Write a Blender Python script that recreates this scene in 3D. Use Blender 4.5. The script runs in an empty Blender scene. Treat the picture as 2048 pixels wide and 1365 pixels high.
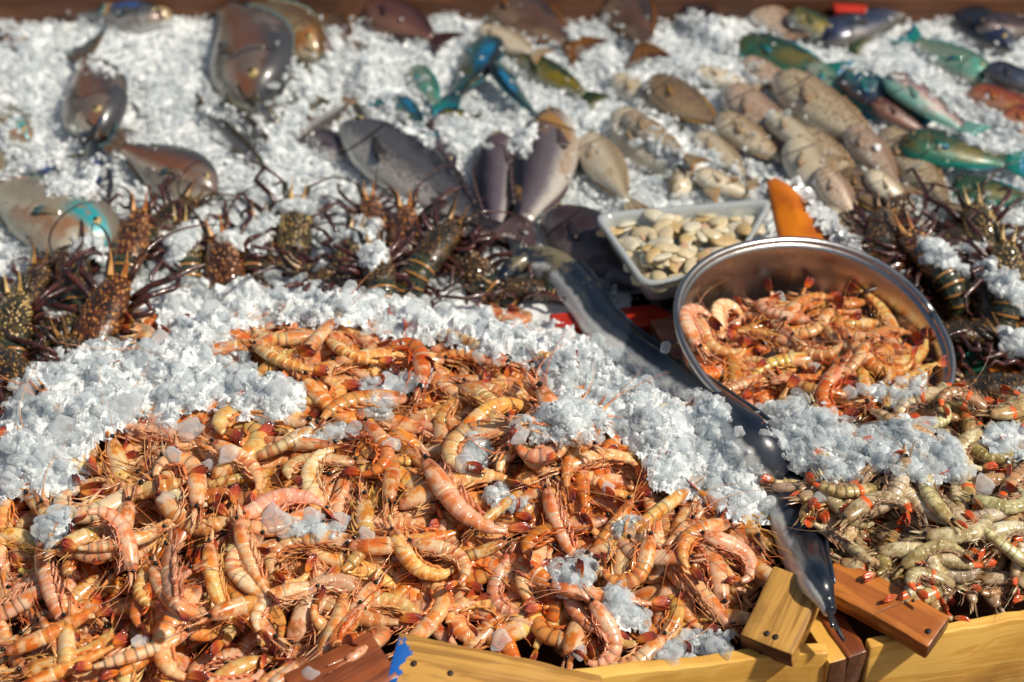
import bpy, bmesh, math, random
import numpy as np
from mathutils import Vector, Matrix, Quaternion, noise as mnoise
random.seed(7); rs = np.random.RandomState(11)
R = random.uniform
scene = bpy.context.scene
COL = scene.collection
PI = math.pi

# ------------------------------------------------------------------ camera
CH = 1.5; PITCH = math.radians(38); LENS = 70.0
cam = bpy.data.objects.new('camera', bpy.data.cameras.new('camera')); COL.objects.link(cam)
cam.location = (0, 0, CH); cam.rotation_euler = (PI/2-PITCH, 0, 0)
cam.data.lens = LENS; cam.data.sensor_width = 36; cam.data.clip_end = 500; cam.data.clip_start = 0.05
cam.data.dof.use_dof = True; cam.data.dof.focus_distance = 2.10; cam.data.dof.aperture_fstop = 3.4
scene.camera = cam
FW = Vector((0, math.cos(PITCH), -math.sin(PITCH))); UPV = Vector((0, math.sin(PITCH), math.cos(PITCH)))
def ray(px, py):                       # pixels of the 2048 x 1365 photograph
    sx = (px-1024)/2048*36/LENS; sy = -(py-682.5)/2048*36/LENS
    return np.array([sx, FW.y+UPV.y*sy, FW.z+UPV.z*sy])
def rays(px, py):
    sx = (px-1024)/2048*36/LENS; sy = -(py-682.5)/2048*36/LENS
    return np.stack([sx, FW.y+UPV.y*sy, FW.z+UPV.z*sy], 1)
def PZ(px, py, z):                     # point of that ray at height z
    d = ray(px, py); t = (z-CH)/d[2]; return Vector((d[0]*t, d[1]*t, z))
def proj(p):
    v = Vector(p)-Vector((0, 0, CH)); dz = v.dot(FW)
    return 1024+v.x/dz*LENS/36*2048, 682.5-v.dot(UPV)/dz*LENS/36*2048

# ------------------------------------------------------------------ height map of everything piled so far
X0, Y0, CELL = -1.25, 1.05, 0.003
NX, NY = 834, 740
gx = X0+np.arange(NX)*CELL; gy = Y0+np.arange(NY)*CELL
GX, GY = np.meshgrid(gx, gy)           # [iy, ix]
H = np.zeros((NY, NX))
def idx(x, y):
    return (np.clip(((np.asarray(y)-Y0)/CELL+.5).astype(int), 0, NY-1), np.clip(((np.asarray(x)-X0)/CELL+.5).astype(int), 0, NX-1))
def hits(px, py):                      # where rays meet the height map
    d = rays(np.asarray(px, float), np.asarray(py, float)); z = np.full(len(d), 0.42); res = np.zeros((len(d), 3)); done = np.zeros(len(d), bool)
    for k in range(300):
        t = (z-CH)/d[:, 2]; x = d[:, 0]*t; y = d[:, 1]*t
        h = H[idx(x, y)]
        new = (~done) & (h >= z); res[new] = np.stack([x, y, h], 1)[new]; done |= new
        z = np.where(done, z, z-0.002)
        if done.all(): break
    t = (z-CH)/d[:, 2]
    res[~done] = np.stack([d[:, 0]*t, d[:, 1]*t, z], 1)[~done]
    return res
def hit(px, py): return Vector(hits([px], [py])[0])
def inpoly(px, py, poly):
    px = np.asarray(px, float); py = np.asarray(py, float); r = np.zeros(px.shape, bool); n = len(poly)
    for i in range(n):
        x1, y1 = poly[i]; x2, y2 = poly[(i+1) % n]
        if y1 == y2: continue
        c = ((y1 > py) != (y2 > py)) & (px < (x2-x1)*(py-y1)/(y2-y1)+x1); r ^= c
    return r
def dist_poly(px, py, poly):
    d = np.full(np.shape(px), 1e9); n = len(poly)
    for i in range(n):
        a = np.array(poly[i], float); b = np.array(poly[(i+1) % n], float); ab = b-a; L = (ab**2).sum()
        t = np.clip(((px-a[0])*ab[0]+(py-a[1])*ab[1])/L, 0, 1)
        d = np.minimum(d, np.hypot(px-a[0]-t*ab[0], py-a[1]-t*ab[1]))
    return d
def spheres_rest(cs, rr, sink=0.2, q=88):
    """dz that rests the spheres on the height map"""
    need = []
    for c, r in zip(cs, rr):
        n = max(1, int(r*.7/CELL)); iy, ix = idx(c[0], c[1]) if False else (None, None)
        j0 = int((c[1]-Y0)/CELL); i0 = int((c[0]-X0)/CELL)
        a, b, e, f = max(0, j0-n), min(NY, j0+n+1), max(0, i0-n), min(NX, i0+n+1)
        if a >= b or e >= f: continue
        w = H[a:b, e:f]; dd = (GX[a:b, e:f]-c[0])**2+(GY[a:b, e:f]-c[1])**2
        m = dd < (r*.75)**2
        if m.any():
            need.append((w[m]-(c[2]-np.sqrt(np.maximum(r*r-dd[m], 0)))).max()-sink*r)
    return float(np.percentile(need, q)) if need else 0.0
def stamp(cs, rr, f=1.0):
    for c, r in zip(cs, rr):
        n = int(r/CELL)+1
        j0 = int((c[1]-Y0)/CELL); i0 = int((c[0]-X0)/CELL)
        a, b, e, g = max(0, j0-n), min(NY, j0+n+1), max(0, i0-n), min(NX, i0+n+1)
        if a >= b or e >= g: continue
        dd = (GX[a:b, e:g]-c[0])**2+(GY[a:b, e:g]-c[1])**2; m = dd < r*r
        top = c[2]+np.sqrt(np.maximum(r*r-dd, 0))*f
        H[a:b, e:g] = np.where(m, np.maximum(H[a:b, e:g], top), H[a:b, e:g])
def blur(A, n):
    for _ in range(n):
        A = (A+np.roll(A, 2, 0)+np.roll(A, -2, 0)+np.roll(A, 2, 1)+np.roll(A, -2, 1))/5
    return A

# ------------------------------------------------------------------ objects
def tag(o, label=None, cat=None, group=None, kind=None):
    if label: o['label'] = label
    if cat: o['category'] = cat
    if group: o['group'] = group
    if kind: o['kind'] = kind
    return o
def mobj(name, me, parent=None, color=None):
    o = bpy.data.objects.new(name, me); COL.objects.link(o)
    if parent: o.parent = parent
    if color: o.color = color
    return o
def empty(name, M=None):
    o = bpy.data.objects.new(name, None); COL.objects.link(o); o.empty_display_size = .02
    if M is not None: setM(o, M)
    return o
def setM(o, M):
    l, q, s = M.decompose(); o.location = l; o.rotation_mode = 'QUATERNION'; o.rotation_quaternion = q; o.scale = s
def frame(o, x, y, z, s=1):
    M = Matrix.Identity(4)
    for i in range(3):
        M[i][0] = x[i]*s; M[i][1] = y[i]*s; M[i][2] = z[i]*s; M[i][3] = o[i]
    return M

class MB:
    def __init__(s): s.v = []; s.f = []; s.uv = []
    def add(s, vs, fs, uvs=None):
        b = len(s.v); s.v += [tuple(p) for p in vs]; s.f += [tuple(i+b for i in f) for f in fs]
        s.uv += [tuple(u) for u in (uvs if uvs is not None else [(0, 0)]*len(vs))]
    def loft(s, P, A, B, ra, rb, us, seg=14, vent=None, cap=True):
        """rings: centre P, A dorsal unit, B lateral unit; v is 0 on the dorsal line, 1 on the ventral"""
        vs = []; uv = []; fs = []; n = len(P)
        for i in range(n):
            for k in range(seg):
                a = 2*PI*k/seg; c, d = math.cos(a), math.sin(a)
                r1 = ra[i]*(vent[i] if (vent is not None and c < 0) else 1)
                vs.append(Vector(P[i])+Vector(A[i])*(c*r1)+Vector(B[i])*(d*rb[i])); uv.append((us[i], min(a, 2*PI-a)/PI))
        for i in range(n-1):
            for k in range(seg):
                k2 = (k+1) % seg; fs.append((i*seg+k, i*seg+k2, (i+1)*seg+k2, (i+1)*seg+k))
        if cap:
            vs.append(P[0]); uv.append((us[0], .5)); vs.append(P[-1]); uv.append((us[-1], .5)); c0, c1 = n*seg, n*seg+1
            for k in range(seg):
                k2 = (k+1) % seg; fs.append((c0, k2, k)); fs.append((c1, (n-1)*seg+k, (n-1)*seg+k2))
        s.add(vs, fs, uv)
    def tube(s, P, r, seg=5, u0=0, u1=1):
        P = [Vector(p) for p in P]; n = len(P); A = []; B = []
        up = Vector((.13, .21, .97))
        for i in range(n):
            t = (P[min(i+1, n-1)]-P[max(i-1, 0)]).normalized()
            b = t.cross(up)
            if b.length < .05: b = t.cross(Vector((1, 0, 0)))
            b.normalize(); A.append(b.cross(t)); B.append(b)
        rr = [r(i/(n-1)) if callable(r) else r for i in range(n)]
        s.loft(P, A, B, rr, rr, [u0+(u1-u0)*i/(n-1) for i in range(n)], seg)
    def plate(s, G, nrm, th, us=None):
        """G grid of points [i][j]; a slab of thickness th about it"""
        ni, nj = len(G), len(G[0]); vs = []; uv = []; fs = []; nrm = Vector(nrm).normalized()*th/2
        for sg in (1, -1):
            for i in range(ni):
                for j in range(nj):
                    vs.append(Vector(G[i][j])+nrm*sg); uv.append((i/(ni-1), j/(nj-1)))
        o = ni*nj
        for i in range(ni-1):
            for j in range(nj-1):
                a, b, c, d = i*nj+j, i*nj+j+1, (i+1)*nj+j+1, (i+1)*nj+j
                fs.append((a, b, c, d)); fs.append((d+o, c+o, b+o, a+o))
        for i in range(ni-1):
            for j in (0, nj-1):
                a, b = i*nj+j, (i+1)*nj+j; fs.append((a, b, b+o, a+o))
        for j in range(nj-1):
            for i in (0, ni-1):
                a, b = i*nj+j, i*nj+j+1; fs.append((a, b, b+o, a+o))
        s.add(vs, fs, uv)
    def ball(s, c, r, n=8, sq=(1, 1, 1)):
        vs = []; uv = []; fs = []
        for i in range(1, n):
            for k in range(n*2):
                t = PI*i/n; a = PI*k/n
                vs.append((c[0]+r*sq[0]*math.sin(t)*math.cos(a), c[1]+r*sq[1]*math.sin(t)*math.sin(a), c[2]+r*sq[2]*math.cos(t))); uv.append((.5, i/n))
        m = n*2
        for i in range(n-2):
            for k in range(m): fs.append((i*m+k, i*m+(k+1) % m, (i+1)*m+(k+1) % m, (i+1)*m+k))
        vs += [(c[0], c[1], c[2]+r*sq[2]), (c[0], c[1], c[2]-r*sq[2])]; uv += [(.5, 0), (.5, 1)]
        t, b = len(vs)-2, len(vs)-1
        for k in range(m): fs.append((t, (k+1) % m, k)); fs.append((b, (n-2)*m+k, (n-2)*m+(k+1) % m))
        s.add(vs, fs, uv)
    def mesh(s, name, mat, smooth=True):
        me = bpy.data.meshes.new(name); me.from_pydata(s.v, [], s.f)
        uvl = me.uv_layers.new(name='UVMap'); li = np.zeros(len(me.loops), int); me.loops.foreach_get('vertex_index', li)
        uvl.data.foreach_set('uv', np.array(s.uv, float)[li].ravel())
        if smooth: me.polygons.foreach_set('use_smooth', [True]*len(me.polygons))
        me.materials.append(mat)
        # outward normals
        bm = bmesh.new(); bm.from_mesh(me); bmesh.ops.recalc_face_normals(bm, faces=bm.faces); bm.to_mesh(me); bm.free()
        me.update(); return me
def tri_arrays(me):
    me.calc_loop_triangles()
    V = np.zeros(len(me.vertices)*3); me.vertices.foreach_get('co', V)
    T = np.zeros(len(me.loop_triangles)*3, int); me.loop_triangles.foreach_get('vertices', T)
    uv = np.zeros((len(me.vertices), 2)); ul = np.zeros(len(me.loops)*2); me.uv_layers[0].data.foreach_get('uv', ul)
    li = np.zeros(len(me.loops), int); me.loops.foreach_get('vertex_index', li); uv[li] = ul.reshape(-1, 2)
    return V.reshape(-1, 3), T.reshape(-1, 3), uv
def merge_mesh(name, items, mats, smooth=True):
    """items: (V, T, uv, M (4x4 numpy), material index, rgb)"""
    Vs = []; Ts = []; Us = []; Ms = []; Cs = []; o = 0
    for V, T, uv, M, mi, c in items:
        Vs.append(V @ M[:3, :3].T+M[:3, 3]); Ts.append(T+o); Us.append(uv); Ms.append(np.full(len(T), mi)); o += len(V)
        Cs.append(np.tile(np.array(c, float), (len(V), 1)))
    V = np.concatenate(Vs); T = np.concatenate(Ts); U = np.concatenate(Us); Mi = np.concatenate(Ms); Cc = np.concatenate(Cs)
    me = bpy.data.meshes.new(name); me.vertices.add(len(V)); me.vertices.foreach_set('co', V.ravel())
    me.loops.add(len(T)*3); me.loops.foreach_set('vertex_index', T.ravel().astype(np.int32))
    me.polygons.add(len(T)); me.polygons.foreach_set('loop_start', np.arange(len(T))*3)
    me.polygons.foreach_set('material_index', Mi.astype(np.int32))
    me.polygons.foreach_set('use_smooth', np.full(len(T), smooth))
    uvl = me.uv_layers.new(name='UVMap'); uvl.data.foreach_set('uv', U[T.ravel()].ravel())
    ca = me.color_attributes.new('tint', 'FLOAT_COLOR', 'POINT')
    ca.data.foreach_set('color', np.concatenate([Cc[:, :4] if Cc.shape[1] == 4 else np.concatenate([Cc, np.ones((len(Cc), 1))], 1)], 0).ravel())
    for m in mats: me.materials.append(m)
    me.update(calc_edges=True); me.validate(); return me

# ------------------------------------------------------------------ materials
class NT:
    def __init__(s, name):
        s.m = bpy.data.materials.new(name); s.m.use_nodes = True; s.t = s.m.node_tree; s.b = s.t.nodes['Principled BSDF']
    def n(s, typ, **kw):
        nd = s.t.nodes.new(typ)
        for k, v in kw.items():
            if k.startswith('i_'):
                key = k[2:]; key = int(key) if key.isdigit() else key.replace('_', ' ')
                s.put(nd.inputs[key], v)
            else: setattr(nd, k, v)
        return nd
    def put(s, sock, v):
        if isinstance(v, bpy.types.NodeSocket): s.t.links.new(v, sock)
        elif isinstance(v, bpy.types.Node): s.t.links.new(v.outputs[0], sock)
        else:
            if hasattr(sock.default_value, '__len__') and len(sock.default_value) == 4 and len(v) == 3: v = (*v, 1)
            sock.default_value = v
    def math(s, op, a, b=0.0, c=None, clamp=False):
        nd = s.t.nodes.new('ShaderNodeMath'); nd.operation = op; nd.use_clamp = clamp
        s.put(nd.inputs[0], a); s.put(nd.inputs[1], b)
        if c is not None: s.put(nd.inputs[2], c)
        return nd.outputs[0]
    def ss(s, x, a, b, lo=0.0, hi=1.0):
        nd = s.t.nodes.new('ShaderNodeMapRange'); nd.interpolation_type = 'SMOOTHSTEP'
        s.put(nd.inputs[0], x); nd.inputs[1].default_value = a; nd.inputs[2].default_value = b; nd.inputs[3].default_value = lo; nd.inputs[4].default_value = hi
        return nd.outputs[0]
    def mix(s, f, a, b, mode='MIX'):
        nd = s.t.nodes.new('ShaderNodeMix'); nd.data_type = 'RGBA'; nd.blend_type = mode; nd.clamp_factor = True
        s.put(nd.inputs[0], f); s.put(nd.inputs[6], a); s.put(nd.inputs[7], b); return nd.outputs[2]
    def noise(s, scale, detail=3, rough=.5, vec=None, dist=0):
        nd = s.t.nodes.new('ShaderNodeTexNoise'); nd.inputs['Scale'].default_value = scale; nd.inputs['Detail'].default_value = detail
        nd.inputs['Roughness'].default_value = rough; nd.inputs['Distortion'].default_value = dist
        if vec is None: vec = s.obj()
        s.put(nd.inputs['Vector'], vec); return nd.outputs[0]
    def obj(s):
        if not hasattr(s, 'tc'): s.tc = s.t.nodes.new('ShaderNodeTexCoord')
        return s.tc.outputs['Object']
    def uvs(s):
        if not hasattr(s, 'sx'):
            u = s.t.nodes.new('ShaderNodeUVMap'); u.uv_map = 'UVMap'; s.uvn = u
            s.sx = s.t.nodes.new('ShaderNodeSeparateXYZ'); s.t.links.new(u.outputs[0], s.sx.inputs[0])
        return s.sx.outputs[0], s.sx.outputs[1]
    def bump(s, h, strength=.3, dist=.001):
        nd = s.n('ShaderNodeBump'); nd.inputs['Strength'].default_value = strength; nd.inputs['Distance'].default_value = dist
        s.put(nd.inputs['Height'], h); s.t.links.new(nd.outputs[0], s.b.inputs['Normal']); return nd
    def set(s, **kw):
        for k, v in kw.items(): s.put(s.b.inputs[k.replace('_', ' ')], v)
        return s.m
    def tint(s, merged):
        """colour of one animal: the object's own colour, or the vertex tint in a merged heap"""
        if merged:
            a = s.n('ShaderNodeAttribute', attribute_name='tint'); return a.outputs['Color'], a.outputs['Alpha']
        o = s.n('ShaderNodeObjectInfo'); return o.outputs['Color'], o.outputs['Alpha']
# ------------------------------------------------------------------ prawn materials
def prawn_mats(merged):
    sfx = '_heap' if merged else ''
    out = {}
    for part in ('carapace', 'abdomen', 'tail', 'leg'):
        k = NT('prawn_'+part+sfx); u, v = k.uvs(); base, band = k.tint(merged)
        n1 = k.noise(70, 3, .6); n2 = k.noise(260, 3, .6); n3 = k.noise(28, 2, .5)
        warm = k.mix(1.0, base, (.95, .48, .17), 'MULTIPLY')
        red = k.mix(1.0, base, (.66, .15, .06), 'MULTIPLY')
        if part == 'abdomen':
            t = k.math('FRACT', u)
            c = k.mix(k.ss(n1, .42, .68), base, warm)
            c = k.mix(k.math('MULTIPLY', k.ss(t, .40, .62), k.math('MULTIPLY', k.ss(t, 1.0, .80), k.math('MULTIPLY', band, k.ss(n3, .38, .58)))), c, red)
            c = k.mix(k.math('MULTIPLY', k.ss(t, .06, .20), k.math('MULTIPLY', k.ss(t, .40, .26), k.math('MULTIPLY', band, .7))), c, warm)
            c = k.mix(k.math('MULTIPLY', k.ss(t, .88, .96), .30), c, (.85, .62, .40))
            c = k.mix(k.ss(v, .70, .98), c, k.mix(.5, c, (.80, .42, .26)))
            c = k.mix(k.math('MULTIPLY', k.ss(v, .2, .0), .25), c, red)
            c = k.mix(k.math('MULTIPLY', k.ss(n2, .60, .75), .35), c, red)
            c = k.mix(k.math('MULTIPLY', k.ss(n3, .55, .75), .4), c, (.82, .60, .36))
        elif part == 'carapace':
            c = k.mix(k.ss(n1, .40, .62), base, warm)
            c = k.mix(k.math('MULTIPLY', k.ss(n3, .48, .62), .60), c, red)
            c = k.mix(k.math('MULTIPLY', k.ss(n1, .55, .40), .5), c, (.86, .62, .40))
            c = k.mix(k.math('MULTIPLY', k.ss(u, .30, .0), .6), c, red)
            c = k.mix(k.math('MULTIPLY', k.ss(n2, .60, .72), .55), c, (.16, .10, .035))
            c = k.mix(k.math('MULTIPLY', k.math('MULTIPLY', k.ss(u, .45, .2), k.ss(n1, .50, .62)), .75), c, (.11, .06, .025))
            c = k.mix(k.math('MULTIPLY', k.ss(v, .55, .8), .45), c, (.85, .55, .36))
            c = k.mix(k.math('MULTIPLY', k.ss(u, .90, .97), .6), c, (.80, .62, .40))
        elif part == 'tail':
            c = k.mix(k.ss(u, .1, .6), warm, (.42, .055, .025))
            c = k.mix(k.ss(u, .62, .98), c, (.10, .012, .02))
            c = k.mix(k.math('MULTIPLY', k.ss(n2, .5, .7), .4), c, warm)
        else:
            c = k.mix(k.ss(n3, .40, .60), k.mix(1.0, base, (.96, .48, .34), 'MULTIPLY'), k.mix(1.0, base, (1, .80, .70), 'MULTIPLY'))
            c = k.mix(k.math('MULTIPLY', k.ss(u, .6, 1), .3), c, red)
        k.bump(k.math('ADD', k.math('MULTIPLY', n1, .6), k.math('MULTIPLY', n2, .4)), .35, .0012)
        k.set(Base_Color=c, Roughness=k.ss(n1, .3, .7, .18, .38), IOR=1.42, Coat_Weight=.6, Coat_Roughness=.08)
        if part in ('abdomen', 'carapace') and not merged:
            k.set(Subsurface_Weight=.28, Subsurface_Radius=(.008, .005, .0025), Subsurface_Scale=.5)
        out[part] = k.m
    e = NT('prawn_eye'+sfx); e.set(Base_Color=(.012, .012, .010), Roughness=.12); out['eye'] = e.m
    return out
PM = prawn_mats(False); PMH = prawn_mats(True)

# ------------------------------------------------------------------ prawn variants
def prawn_variant(bend, headbend=0.12, seed=0, belly=1.0, mats=PM, slim=1.0):
    r = random.Random(seed); L_c, L_a = .046, .078
    def spine(s):          # s<0 carapace (towards head), s>0 abdomen ; returns point, dir(backwards), dorsal
        n = 24
        if s <= 0:
            p = Vector((0, 0, 0)); N = 10
            for i in range(N):
                q = (i+.5)/N*(-s)/L_c; ph = -headbend*q
                p += Vector((math.cos(ph), math.sin(ph), 0))*(-s/N)
            ph = -headbend*(-s)/L_c; return p, Vector((-math.cos(ph), -math.sin(ph), 0)), Vector((-math.sin(ph), math.cos(ph), 0))
        p = Vector((0, 0, 0)); N = 24
        def PH(q): return bend*(q**1.25 if bend > 0 else q)
        for i in range(N):
            q = (i+.5)/N*s/L_a; ph = PH(min(q, 1.35)); p += Vector((-math.cos(ph), -math.sin(ph), 0))*(s/N)
        ph = PH(min(s/L_a, 1.35)); return p, Vector((-math.cos(ph), -math.sin(ph), 0)), Vector((-math.sin(ph), math.cos(ph), 0))
    Z = Vector((0, 0, 1)); M = {}; cs = []; rr = []
    # carapace
    P = []; A = []; ra = []; rb = []; us = []; ve = []
    for i in range(13):
        q = i/12; s = -L_c*(1-q); p, d, o = spine(s)
        rad = (.0056+.0068*math.sin(min(1, (q*1.15))**.7*PI/2))*slim
        if q > .93: rad *= 1.03
        P.append(p+o*(.0014*(1-q))); A.append(o); ra.append(rad*1.02); rb.append(rad*.80); us.append(q); ve.append(1.0+.14*math.sin(q*PI)*belly)
        if i % 3 == 0: cs.append(p); rr.append(rad*.85)
    m = MB(); m.loft(P, A, [Z]*13, ra, rb, us, 14, ve)
    # rostrum with teeth, along the dorsal ridge and forwards
    p0, d0, o0 = spine(-L_c); f = -d0
    top = [spine(-L_c*.45)[0]+spine(-L_c*.45)[2]*.0112*slim, spine(-L_c*.75)[0]+spine(-L_c*.75)[2]*.0100*slim, p0+o0*.0058, p0+f*.012+o0*.0062, p0+f*.022+o0*.0078, p0+f*.031+o0*.0108]
    m.tube(top, lambda q: .0013*(1-q)+.0004, 5, .2, 0)
    for q in range(6):
        c = p0+f*(.003+q*.0038)+o0*(.0066+.0004*q)
        m.add([c+f*.0018, c-f*.0018, c+o0*.0030+f*.0022, c+Z*.0007, c-Z*.0007], [(0, 3, 2), (3, 1, 2), (1, 4, 2), (4, 0, 2), (0, 4, 1, 3)], [(0, .1)]*5)
    # antennal scales
    for sg in (1, -1):
        G = [[p0+f*(.002+.020*i/4)+Z*sg*(.0032+.0010*i/4)+o0*(j*.0030*(1-(i/4)**2*.85)-.001) for j in (-1, 0, 1)] for i in range(5)]
        m.plate(G, Z, .0009)
    M['carapace'] = m.mesh('prawn_carapace', mats['carapace'])
    # abdomen, six shells
    P = []; A = []; ra = []; rb = []; us = []; ve = []
    lens = [.14, .165, .18, .175, .15, .19]; s0 = -.002; tot = sum(lens)
    for g in range(6):
        l = L_a*lens[g]/tot
        for j in range(6):
            t = j/5; s = s0+l*t; p, d, o = spine(s); q = max(0, s)/L_a
            rad = (.0116-.0008*q-.0058*q**2.2)*slim
            rad *= (.985+.03*math.sin(min(1, t*1.15)*PI/2)) if j < 5 else 1.008
            if g == 5: rad = (.0064-.0022*t)*slim
            P.append(p); A.append(o); ra.append(rad); rb.append(rad*(.82 if g < 5 else .70)); us.append(g+min(t, .995)); ve.append(1.0+(.26*math.sin(PI*min(1, t*1.02)) if g < 5 else 0))
            if j == 3: cs.append(p); rr.append(rad*.88)
        s0 += l
    m = MB(); m.loft(P, A, [Z]*len(P), ra, rb, us, 14, ve); M['abdomen'] = m.mesh('prawn_abdomen', mats['abdomen'])
    # tail fan
    p, d, o = spine(L_a*.985); m = MB()
    def blade(p, dirv, side, L, W, th=.0008, lift=0):
        G = []
        for i in range(6):
            q = i/5; w = W*(.35+.85*math.sin(min(1, q*1.05)**.8*PI*.86)) if q < 1 else W*.38
            G.append([p+dirv*(L*q)+side*(w*jj)+Z*(lift*q+(.0009*(1-jj*jj) if jj == 0 else 0)) for jj in (-1, -.5, 0, .5, 1)])
        m.plate(G, side.cross(dirv), th)
    spread = r.uniform(.12, .42)
    tn = Z*.5+o*.5
    blade(p+d*.001, d, Z.lerp(o, .15).normalized(), .020, .0026)
    for sg in (1, -1):
        for j, sp in enumerate((spread*.6, spread*1.25)):
            dv = (d*math.cos(sp)+Z*sg*math.sin(sp)*.8-o*.10*j).normalized(); sd = dv.cross(o*.8+Z*.4*sg).normalized()
            blade(p+Z*sg*.0022-o*.001, dv, sd, .024-.002*j, .0042)
    M['tail_fan'] = m.mesh('prawn_tail_fan', mats['tail']); cs.append(p+d*.010); rr.append(.004)
    # swimmerets
    m = MB()
    for g in range(5):
        s = L_a*(.10+.155*g); p, d, o = spine(s); q = s/L_a; rad = (.0112-.005*q*q)*slim
        for sg in (1, -1):
            b = p-o*rad*1.02+Z*sg*rad*.45; dv = (-o*.55-d*r.uniform(.4, 1.3)+Z*sg*r.uniform(-.1, .3)).normalized()
            m.tube([b, b+dv*.006, b+dv*.011-d*.002, b+dv*.0155-d*.005], lambda q: .0019*(1-q)**.6+.0003, 5)
    M['swimmerets'] = m.mesh('prawn_swimmerets', mats['leg'])
    # walking legs, each of its own
    M['leg'] = []
    for g in range(6):
        q = .30+.11*g; p, d, o = spine(-L_c*(1-q)); sg = 1 if g % 2 else -1; f2 = -d
        b = p-o*.0112*slim+Z*sg*.004; a = r.choice((-1.6, 1.8, 2.2))*r.uniform(.6, 1.2); w = r.uniform(-.35, .35)
        d1 = (-o+f2*a*.8+Z*w).normalized(); d2 = (-o*.15+f2*a*.9+Z*w*.5).normalized() if r.random() < .6 else (-o*.1-f2*.9+Z*w).normalized()
        d3 = (d2-o*.5+Z*r.uniform(-.3, .3)).normalized(); l = r.uniform(.8, 1.2)
        p1 = b+d1*.009*l; p2 = p1+d2*.012*l; p3 = p2+d3*.009*l
        mm = MB(); mm.tube([b, b.lerp(p1, .6), p1, p1.lerp(p2, .5), p2, p2.lerp(p3, .5), p3], lambda q: .00115*(1-.75*q), 5); M['leg'].append(mm.mesh('prawn_leg', mats['leg']))
    # antennae
    M['antenna'] = []
    p, d, o = spine(-L_c); f2 = -d
    for sg in (1, -1):
        pts = [p+Z*sg*.003]; dv = (f2+Z*sg*.1).normalized(); cv = r.uniform(-1, 1)*.24; n = 16; Lt = r.uniform(.06, .13)
        for i in range(n):
            dv = (dv+o*cv*(.6+.8*r.random())-Z*.015*dv.z*10).normalized(); pts.append(pts[-1]+dv*Lt/n)
        mm = MB(); mm.tube(pts, lambda q: .00055*(1-q)+.00020, 4); M['antenna'].append(mm.mesh('prawn_antenna', mats['leg']))
    # eyes
    M['eye'] = []
    for sg in (1, -1):
        mm = MB(); c = p+f2*.001+Z*sg*.0056+o*.0022; mm.ball(c, .0029, 6); M['eye'].append(mm.mesh('prawn_eye', mats['eye']))
    # head tufts (mouthparts)
    M['cs'] = [Vector(c) for c in cs]; M['rr'] = rr
    cen = sum(M['cs'], Vector())/len(cs); M['cen'] = cen
    hd = p+f2*.015; tl = spine(L_a)[0]+spine(L_a)[1]*.02
    M['head'] = hd-cen; M['tailp'] = tl-cen; M['bend'] = bend
    for me in [M['carapace'], M['abdomen'], M['tail_fan'], M['swimmerets']]+M['leg']+M['antenna']+M['eye']:
        me.transform(Matrix.Translation(-cen))
    M['cs'] = [c-cen for c in M['cs']]
    return M
BENDS = [.12, .35, .6, .9, 1.2, 1.55, 1.9, 2.3, 2.7, 3.2, 3.7]
PV = [prawn_variant(b, R(.05, .35), i, 1, PM, R(.84, .98)) for i, b in enumerate(BENDS)]
PV += [prawn_variant(b, R(.0, .4), 50+i, 1, PM, R(.84, .98)) for i, b in enumerate([.2, .5, 1.0, 1.7, 2.1, 2.5, 3.0])]

def orient(variant, x, y, ang, side, rollx, scale, sink=.2, tiltmax=.55, q=88, jitter=.12):
    """rest a prawn on the height map; returns its matrix, and stamps it"""
    cs = variant['cs']; rr = variant['rr']
    ca, sa = math.cos(ang), math.sin(ang)
    # plane fit under the footprint
    pts = np.array([[c.x*scale*ca-c.y*side*scale*sa+x, c.x*scale*sa+c.y*side*scale*ca+y] for c in cs])
    hh = Hs[idx(pts[:, 0], pts[:, 1])] if Hs is not None else H[idx(pts[:, 0], pts[:, 1])]
    A = np.stack([pts[:, 0]-x, pts[:, 1]-y, np.ones(len(pts))], 1)
    co, *_ = np.linalg.lstsq(A.T @ A+np.diag([2e-4, 2e-4, 0]), A.T @ hh, rcond=None)
    g = np.clip(co[:2], -tiltmax, tiltmax)+np.array([R(-jitter, jitter), R(-jitter, jitter)])
    n = Vector((-g[0], -g[1], 1)).normalized()
    t = Vector((ca, sa, 0)); t = (t-n*t.dot(n)).normalized(); b = n.cross(t)
    M = frame((0, 0, 0), t, b, n)
    M = M @ Matrix.Rotation(rollx, 4, 'X')
    if side < 0: M = M @ Matrix.Rotation(PI, 4, 'X')
    M = M @ Matrix.Scale(scale, 4)
    C = [M @ c for c in cs]; base = float(np.median(hh))
    C = [Vector((c.x+x, c.y+y, c.z+base)) for c in C]; RR = [r*scale*.86 for r in rr]
    dz = spheres_rest(C, RR, sink, q)
    C = [c+Vector((0, 0, dz)) for c in C]
    stamp(C, RR, .92)
    return Matrix.Translation((x, y, base+dz)) @ M
Hs = None

def place_prawn(kind, v, M, color, label, cat, group, legs=6, eyes=True, ants=2):
    root = empty(kind, M); tag(root, label, cat, group)
    ca = mobj('carapace', v['carapace'], root, color); ab = mobj('abdomen', v['abdomen'], root, color)
    mobj('tail_fan', v['tail_fan'], root, color)
    if legs:
        mobj('swimmerets', v['swimmerets'], ab, color)
        for l in v['leg'][:legs]: mobj('leg', l, root, color)
    for a in v['antenna'][:ants]: mobj('antenna', a, root, color)
    if eyes:
        for e in v['eye']: mobj('eye', e, ca, color)
    return root

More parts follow.
